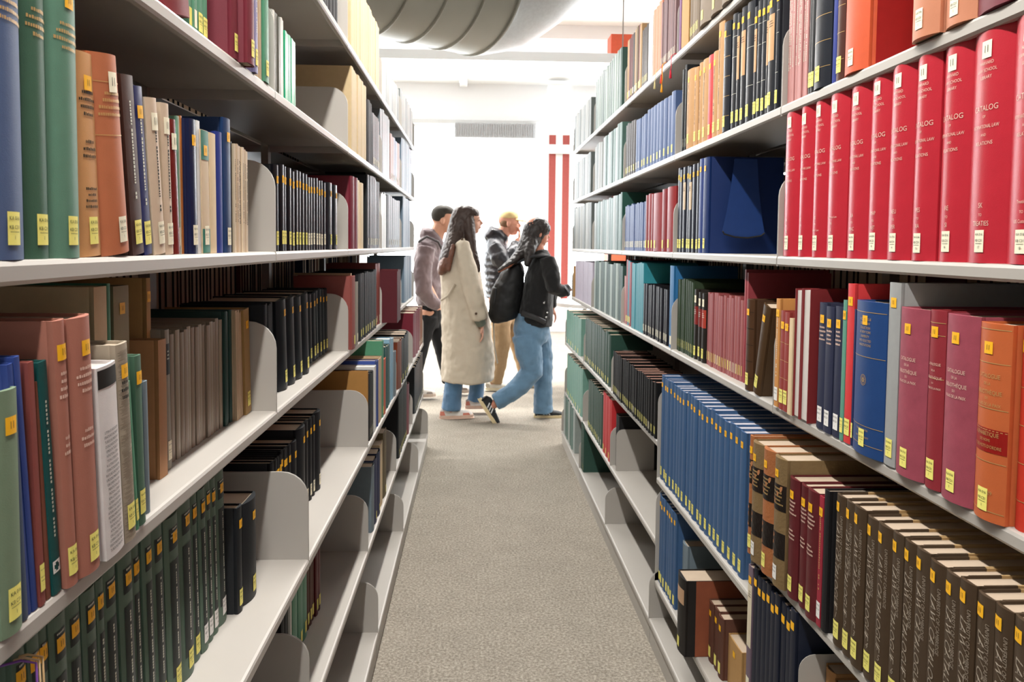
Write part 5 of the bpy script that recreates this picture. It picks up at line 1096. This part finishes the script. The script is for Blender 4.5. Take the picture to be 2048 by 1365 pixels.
# ---- man in the hoodie
Y = 7.0; org = at(865, 789, Y); org.z = 0
p = thing('person', 'person with short dark hair in a mauve hooded sweatshirt and black trousers', 'person', org)
bm = newbm(); k = Y/F
Mh = head(bm, at(889, 441, Y), 1.06, -.03, .0)
tube(bm, T(Y, (880, 450, 13, .058), (872, 475, 15, .065), (862, 500, 24, .17), (860, 560, 23, .15), (862, 620, 24, .16)), 14)
for dy, pts in ((-.09, ((858, 620, 19), (846, 680, 13), (833, 740, 9), (826, 776, 8))), (.09, ((866, 620, 19), (879, 680, 13), (893, 740, 9), (897, 772, 8)))): tube(bm, T(Y, *[(a, b, c, 0, dy) for a, b, c in pts]), 10)
tube(bm, T(Y, (858, 500, 14, 0, -.19), (853, 560, 10, 0, -.24), (874, 602, 8, 0, -.2)), 10)
tube(bm, T(Y, (862, 500, 14, 0, .19), (860, 560, 10, 0, .24), (878, 602, 8, 0, .2)), 10)
hand(bm, at(874, 600, Y, -.2), Vector((.8, .1, -.5)), curl=.5, s=.9); hand(bm, at(878, 600, Y, .2), Vector((.8, -.1, -.5)), curl=.5, s=.9)
organic('body', bm, skin('#cf9a80'), p, .007, 3, org); eyes(Mh, p, org)
bm = newbm(); ball(bm, at(882, 430, Y), 20*k, .088, 20*k, sub=3); ball(bm, at(891, 423, Y), 18*k, .082, 12*k, rot=.1, sub=3)
organic('hair', bm, mat('hair_short_dark', '#37332c', rough=.8, var=.2, bump=.5, bscale=300), p, .007, 2, org)
bm = newbm(); hood = mat('hoodie_mauve', '#6f5f62', rough=.95, var=.08, nscale=8, bump=.3, bscale=400, sheen=.3)
tube(bm, T(Y, (868, 474, 17, .11), (860, 488, 25, .20), (858, 520, 30, .235), (857, 560, 29, .21), (859, 598, 26, .19), (860, 607, 24, .18)), 22)
tube(bm, T(Y, (856, 496, 17, 0, -.2), (848, 540, 18, .08, -.25), (851, 578, 17, .08, -.26), (868, 602, 13, .06, -.23), (878, 608, 11, .05, -.20)), 14)
tube(bm, T(Y, (862, 496, 17, 0, .2), (858, 540, 18, .08, .25), (862, 578, 17, .08, .26), (878, 602, 13, .06, .23)), 14)
tube(bm, T(Y, (846, 476, 9, .06), (850, 464, 10, .11), (864, 466, 10, .12), (880, 484, 7, .10), (888, 492, 4, .06)), 16)
organic('hooded_sweatshirt', bm, hood, p, .010, 4, org, disp=(.09, .03))
bm = newbm(); tube(bm, T(Y, (840, 484, 2.5, .014, -.16), (856, 474, 2.5, .014, -.19), (878, 484, 2.5, .014, -.15), (886, 500, 2.5, .014, -.12)), 8)
child('bag_strap', bm, mat('strap_grey', '#4e4a4c', rough=.7), p, org, smooth=True)
bm = newbm()
tube(bm, T(Y, (861, 596, 25, .17), (860, 630, 24, .16), (858, 655, 20, .14)), 18)
tube(bm, T(Y, (858, 630, 21, .10, -.08), (846, 680, 16, .085, -.09), (835, 735, 13, .075, -.09), (828, 772, 12, .07, -.09)), 14)
tube(bm, T(Y, (866, 630, 21, .10, .08), (878, 680, 16, .085, .09), (890, 735, 13, .075, .09), (895, 768, 12, .07, .09)), 14)
organic('trousers', bm, mat('trousers_black', '#17171a', rough=.85, var=.15, bump=.2, bscale=300), p, .010, 3, org, disp=(.06, .012))
shoe('shoe_sole', at(815, 790, Y), at(873, 789, Y), Y, p, org, ('#d8d2cc', '#cbb9aa', '#9a8d85'), dy=-.09)
shoe('shoe_sole', at(886, 788, Y), at(940, 789, Y), Y, p, org, ('#d8d2cc', '#cbb9aa', '#9a8d85'), dy=.09)

# ---- man with the yellow cap
Y = 7.4; org = at(1010, 775, Y); org.z = 0
p = thing('person', 'person in a pale yellow cap and black puffer jacket, hand raised to the mouth', 'person', org)
bm = newbm(); k = Y/F
Mh = head(bm, at(1019, 447, Y), 1.0, .02, .0)
tube(bm, T(Y, (1010, 455, 12, .055), (1003, 480, 14, .06), (995, 500, 20, .16), (992, 560, 20, .14), (1000, 620, 21, .15)), 14)
for dy, pts in ((-.09, ((1000, 620, 17), (998, 690, 12), (990, 745, 8.5), (983, 766, 7))), (.09, ((1010, 620, 17), (1033, 680, 12), (1050, 735, 8.5), (1053, 765, 7)))): tube(bm, T(Y, *[(a, b, c, 0, dy) for a, b, c in pts]), 10)
tube(bm, T(Y, (990, 495, 13, 0, -.18), (1010, 530, 10, 0, -.2), (1030, 496, 8, 0, -.12), (1037, 480, 7, 0, -.08)), 10)
tube(bm, T(Y, (996, 495, 13, 0, .18), (1000, 550, 10, 0, .22), (1018, 590, 8, 0, .2)), 10)
hand(bm, at(1037, 480, Y, -.08), at(1042, 440, Y, 0)-at(1037, 480, Y, -.08), curl=.7, s=.8); hand(bm, at(1018, 590, Y, .2), Vector((.6, 0, -.7)), curl=.5, s=.85)
organic('body', bm, skin('#d79c85'), p, .0065, 3, org); eyes(Mh, p, org)
bm = newbm(); ball(bm, at(1011, 446, Y), 13*k, .078, 13*k, sub=2); organic('hair', bm, mat('hair_sandy', '#7a5c42', rough=.8), p, .007, 2, org)
bm = newbm(); cap = mat('cap_yellow', '#d8c08a', rough=.8, var=.04)
ball(bm, at(1018, 434, Y), 19.5*k, .090, 18*k, sub=3)
for v in [v for v in bm.verts if v.co.z < at(1018, 437, Y).z]: v.co.z = at(1018, 437, Y).z
organic('cap', bm, cap, p, .006, 2, org)
bm = newbm(); c0 = at(1030, 437, Y); prev = None; rows = []
for i in range(7):
    u_ = i/6; row = []
    for j in range(9):
        v_ = -1+j/4; wdt = .075*math.sqrt(max(.02, 1-(u_*.93)**2)); row.append(bm.verts.new(c0+Vector((u_*.105, v_*wdt, -.012*u_*1.8-.020*v_*v_*(1-.4*u_)))))
    rows.append(row)
for a, b in zip(rows, rows[1:]):
    for j in range(8): bm.faces.new((a[j], a[j+1], b[j+1], b[j]))
o = child('cap_visor', bm, cap, p, org, smooth=True); md = o.modifiers.new('thick', 'SOLIDIFY'); md.thickness = .005
bm = newbm(); puf = mat('puffer_black', '#2b2b30', rough=.45, var=.15, nscale=10)
st = []
for i in range(9):
    y = 484+i*13; w = [22, 25, 26, 26, 25, 25, 24, 23, 21][i]; st += [(993, y, w*.90, .215*.93), (993, y+6.5, w, .232)]
tube(bm, T(Y, (996, 474, 14, .12), *st), 22)
tube(bm, T(Y, (988, 494, 15, .08, -.2), (996, 512, 19, .09, -.24), (1003, 524, 15, .08, -.24), (1011, 533, 18, .085, -.23), (1018, 522, 14, .07, -.2), (1025, 508, 16, .075, -.17), (1033, 488, 11, .055, -.11)), 16)
tube(bm, T(Y, (994, 494, 15, .08, .2), (997, 520, 19, .09, .24), (1001, 545, 15, .08, .24), (1008, 565, 17, .08, .22), (1016, 585, 12, .06, .2)), 16)
tube(bm, T(Y, (974, 476, 10, .10), (984, 464, 12, .14), (998, 468, 11, .13), (1012, 480, 8, .10)), 16)
organic('puffer_jacket', bm, puf, p, .010, 7, org, disp=(.09, .03))
bm = newbm(); tan = mat('trousers_tan', '#a68a68', rough=.85, var=.1, bump=.2, bscale=300)
tube(bm, T(Y, (1003, 590, 22, .16), (1005, 625, 23, .16), (1006, 648, 18, .14)), 18)
tube(bm, T(Y, (1001, 625, 20, .095, -.08), (1002, 680, 19, .09, -.09), (997, 730, 15, .08, -.09), (990, 764, 13, .075, -.09)), 14)
tube(bm, T(Y, (1011, 625, 19, .095, .08), (1030, 670, 17, .085, .09), (1042, 715, 14, .08, .09), (1050, 752, 12, .075, .09)), 14)
organic('trousers', bm, tan, p, .010, 3, org, disp=(.06, .014))
shoe('shoe_sole', at(970, 777, Y), at(1022, 777, Y), Y, p, org, ('#e2ded2', '#e6dcc0', '#c9c2b2'), dy=-.09)
shoe('shoe_sole', at(1042, 776, Y), at(1094, 777, Y), Y, p, org, ('#d6d0c2', '#cbb184', '#b9b2a2'), dy=.09)

# ---- woman with the backpack, in mid-stride
Y = 6.1; org = at(1060, 842, Y); org.z = 0
p = thing('person', 'person with long dark hair in a black jacket and light jeans, in mid-stride', 'person', org)
bm = newbm(); k = Y/F
Mh = head(bm, at(1075, 466, Y), .98, .12, .35)
tube(bm, T(Y, (1072, 480, 12, .05), (1077, 503, 13, .055), (1082, 530, 16, .12), (1074, 580, 20, .11), (1066, 650, 20, .12)), 14)
tube(bm, T(Y, (1054, 660, 17, 0, -.07), (1060, 715, 14, 0, -.09), (1064, 742, 15, 0, -.09), (1030, 778, 12, 0, -.09), (985, 806, 8.5, 0, -.09), (975, 815, 8, 0, -.09)), 10)
tube(bm, T(Y, (1074, 660, 16, 0, .08), (1088, 735, 15, 0, .09), (1089, 800, 9, 0, .09), (1088, 832, 8, 0, .09)), 10)
tube(bm, T(Y, (1088, 526, 9, 0, -.16), (1098, 572, 9, 0, -.21), (1124, 580, 8, 0, -.19), (1131, 577, 7.5, 0, -.19)), 10)
tube(bm, T(Y, (1092, 526, 9, 0, .16), (1106, 575, 9, 0, .21), (1109, 618, 8, 0, .2)), 10)
hand(bm, at(1130, 578, Y, -.19), Vector((.9, .1, .1)), curl=.35, s=.62)
hand(bm, at(1108, 616, Y, .2), at(1120, 645, Y, .2)-at(1108, 616, Y, .2), curl=.6, s=.85)
organic('body', bm, skin('#c98a72'), p, .0065, 3, org); eyes(Mh, p, org)
bm = newbm(); ball(bm, at(1069, 463, Y), 24.5*k, .094, 26*k, rot=.25, sub=3); ball(bm, at(1079, 454, Y), 23*k, .097, 19*k, rot=.5, sub=3)
tube(bm, T(Y, (1068, 462, 23, .09), (1059, 485, 21, .095, -.02), (1044, 507, 15, .09, -.06), (1026, 522, 9, .075, -.10), (1008, 533, 5, .05, -.14), (995, 541, 1.8, .03, -.16)), 16)
tube(bm, T(Y, (1062, 480, 14, .05, -.07), (1056, 505, 11, .04, -.16), (1050, 530, 6, .025, -.19)), 12)
organic('hair', bm, mat('hair_black', '#241d1b', rough=.45, var=.35, nscale=20, bump=.5, bscale=120), p, .008, 3, org, disp=(.02, .014))
bm = newbm(); tube(bm, T(Y, (1020, 529, 4, .05, -.12), (1006, 537, 3, .035, -.15), (996, 543, 1.5, .02, -.16)), 10); child('hair_ends', bm, mat('hair_copper', '#8d5640'), p, org, smooth=True)
bm = newbm(); jk = mat('jacket_black', '#121214', rough=.9, var=.2, nscale=30, bump=.6, bscale=140, sheen=.15)
tube(bm, T(Y, (1083, 502, 12, .10), (1084, 514, 20, .19), (1081, 545, 28, .215), (1076, 590, 32, .20), (1070, 635, 36, .205), (1069, 650, 34, .2)), 24)
tube(bm, T(Y, (1091, 517, 16, .075, -.18), (1098, 552, 17, .075, -.22), (1103, 574, 15, .07, -.23), (1120, 580, 12.5, .06, -.20), (1130, 577, 12, .055, -.19), (1131, 577, 11, .05, -.19)), 16)
tube(bm, T(Y, (1094, 517, 16, .075, .18), (1103, 560, 16, .075, .22), (1108, 600, 13, .06, .21), (1109, 618, 11, .055, .2)), 16)
organic('jacket', bm, jk, p, .010, 3, org, disp=(.07, .022))
bm = newbm(); tube(bm, T(Y, (1124, 580, 13, .062, -.195), (1127, 578, 13, .062, -.192)), 14); child('cuff_band', bm, mat('cuff_grey', '#55555a', rough=.6), p, org, smooth=True)
bm = newbm(); tube(bm, T(Y, (1040, 622, 6, .01, -.205), (1062, 629, 6, .01, -.215), (1085, 640, 5, .01, -.2)), 8); child('waist_belt', bm, mat('belt_grey', '#2e2e30', rough=.5), p, org, smooth=True)
for (a, b) in ((1083, 602), (1089, 621), (1087, 630)):
    bm = newbm(); ball(bm, at(a, b, Y, -.215), .007, .006, .009); child('buckle', bm, Mc, p, org, smooth=True)
bm = newbm()
tube(bm, T(Y, (1066, 630, 33, .19), (1062, 660, 37, .19), (1062, 685, 32, .17)), 22)
tube(bm, T(Y, (1052, 668, 29, .11, -.08), (1058, 710, 26, .105, -.09), (1062, 740, 23, .095, -.09), (1040, 767, 20, .09, -.09), (1010, 789, 17, .08, -.09), (990, 800, 16, .08, -.09)), 18)
tube(bm, T(Y, (1076, 668, 27, .11, .08), (1087, 720, 21, .10, .09), (1088, 770, 19, .09, .09), (1088, 815, 19, .09, .09), (1089, 830, 20, .09, .09)), 18)
organic('jeans', bm, M_jean2, p, .009, 3, org, disp=(.06, .018))
shoe('shoe_sole', at(956, 795, Y), at(992, 851, Y), Y, p, org, ('#1b1d20', '#dcc9a0', '#dfe0e2'), dy=-.09, stripes='bars')
shoe('shoe_sole', at(1069, 841, Y), at(1130, 841, Y), Y, p, org, ('#1b1d20', '#dcc9a0', '#dfe0e2'), dy=.09, stripes='bars')
# backpack
org = at(1012, 650, Y); bp_ = thing('backpack', 'large black backpack on the back of the person in mid-stride', 'backpack', org)
bm = newbm(); bmat = mat('backpack_black', '#0d0e10', rough=.6, var=.2, nscale=20, bump=.3, bscale=200)
tube(bm, T(Y, (1036, 524, 9, .09), (1030, 540, 20, .13), (1018, 575, 30, .155), (1010, 610, 32, .16), (1006, 632, 30, .155), (1008, 642, 24, .13)), 22)
organic('main_compartment', bm, bmat, bp_, .012, 4, org, disp=(.06, .02))
bm = newbm(); tube(bm, T(Y, (992, 575, 8, .10), (988, 605, 10, .12), (988, 628, 8, .10)), 16); organic('front_pocket', bm, bmat, bp_, .012, 4, org)
bm = newbm(); tube(bm, T(Y, (1034, 524, 3, .02, -.13), (1062, 512, 3, .02, -.2), (1092, 512, 3, .022, -.19), (1100, 535, 3, .022, -.17)), 8)
child('shoulder_strap', bm, mat('strap_black', '#202125', rough=.7), bp_, org, smooth=True)
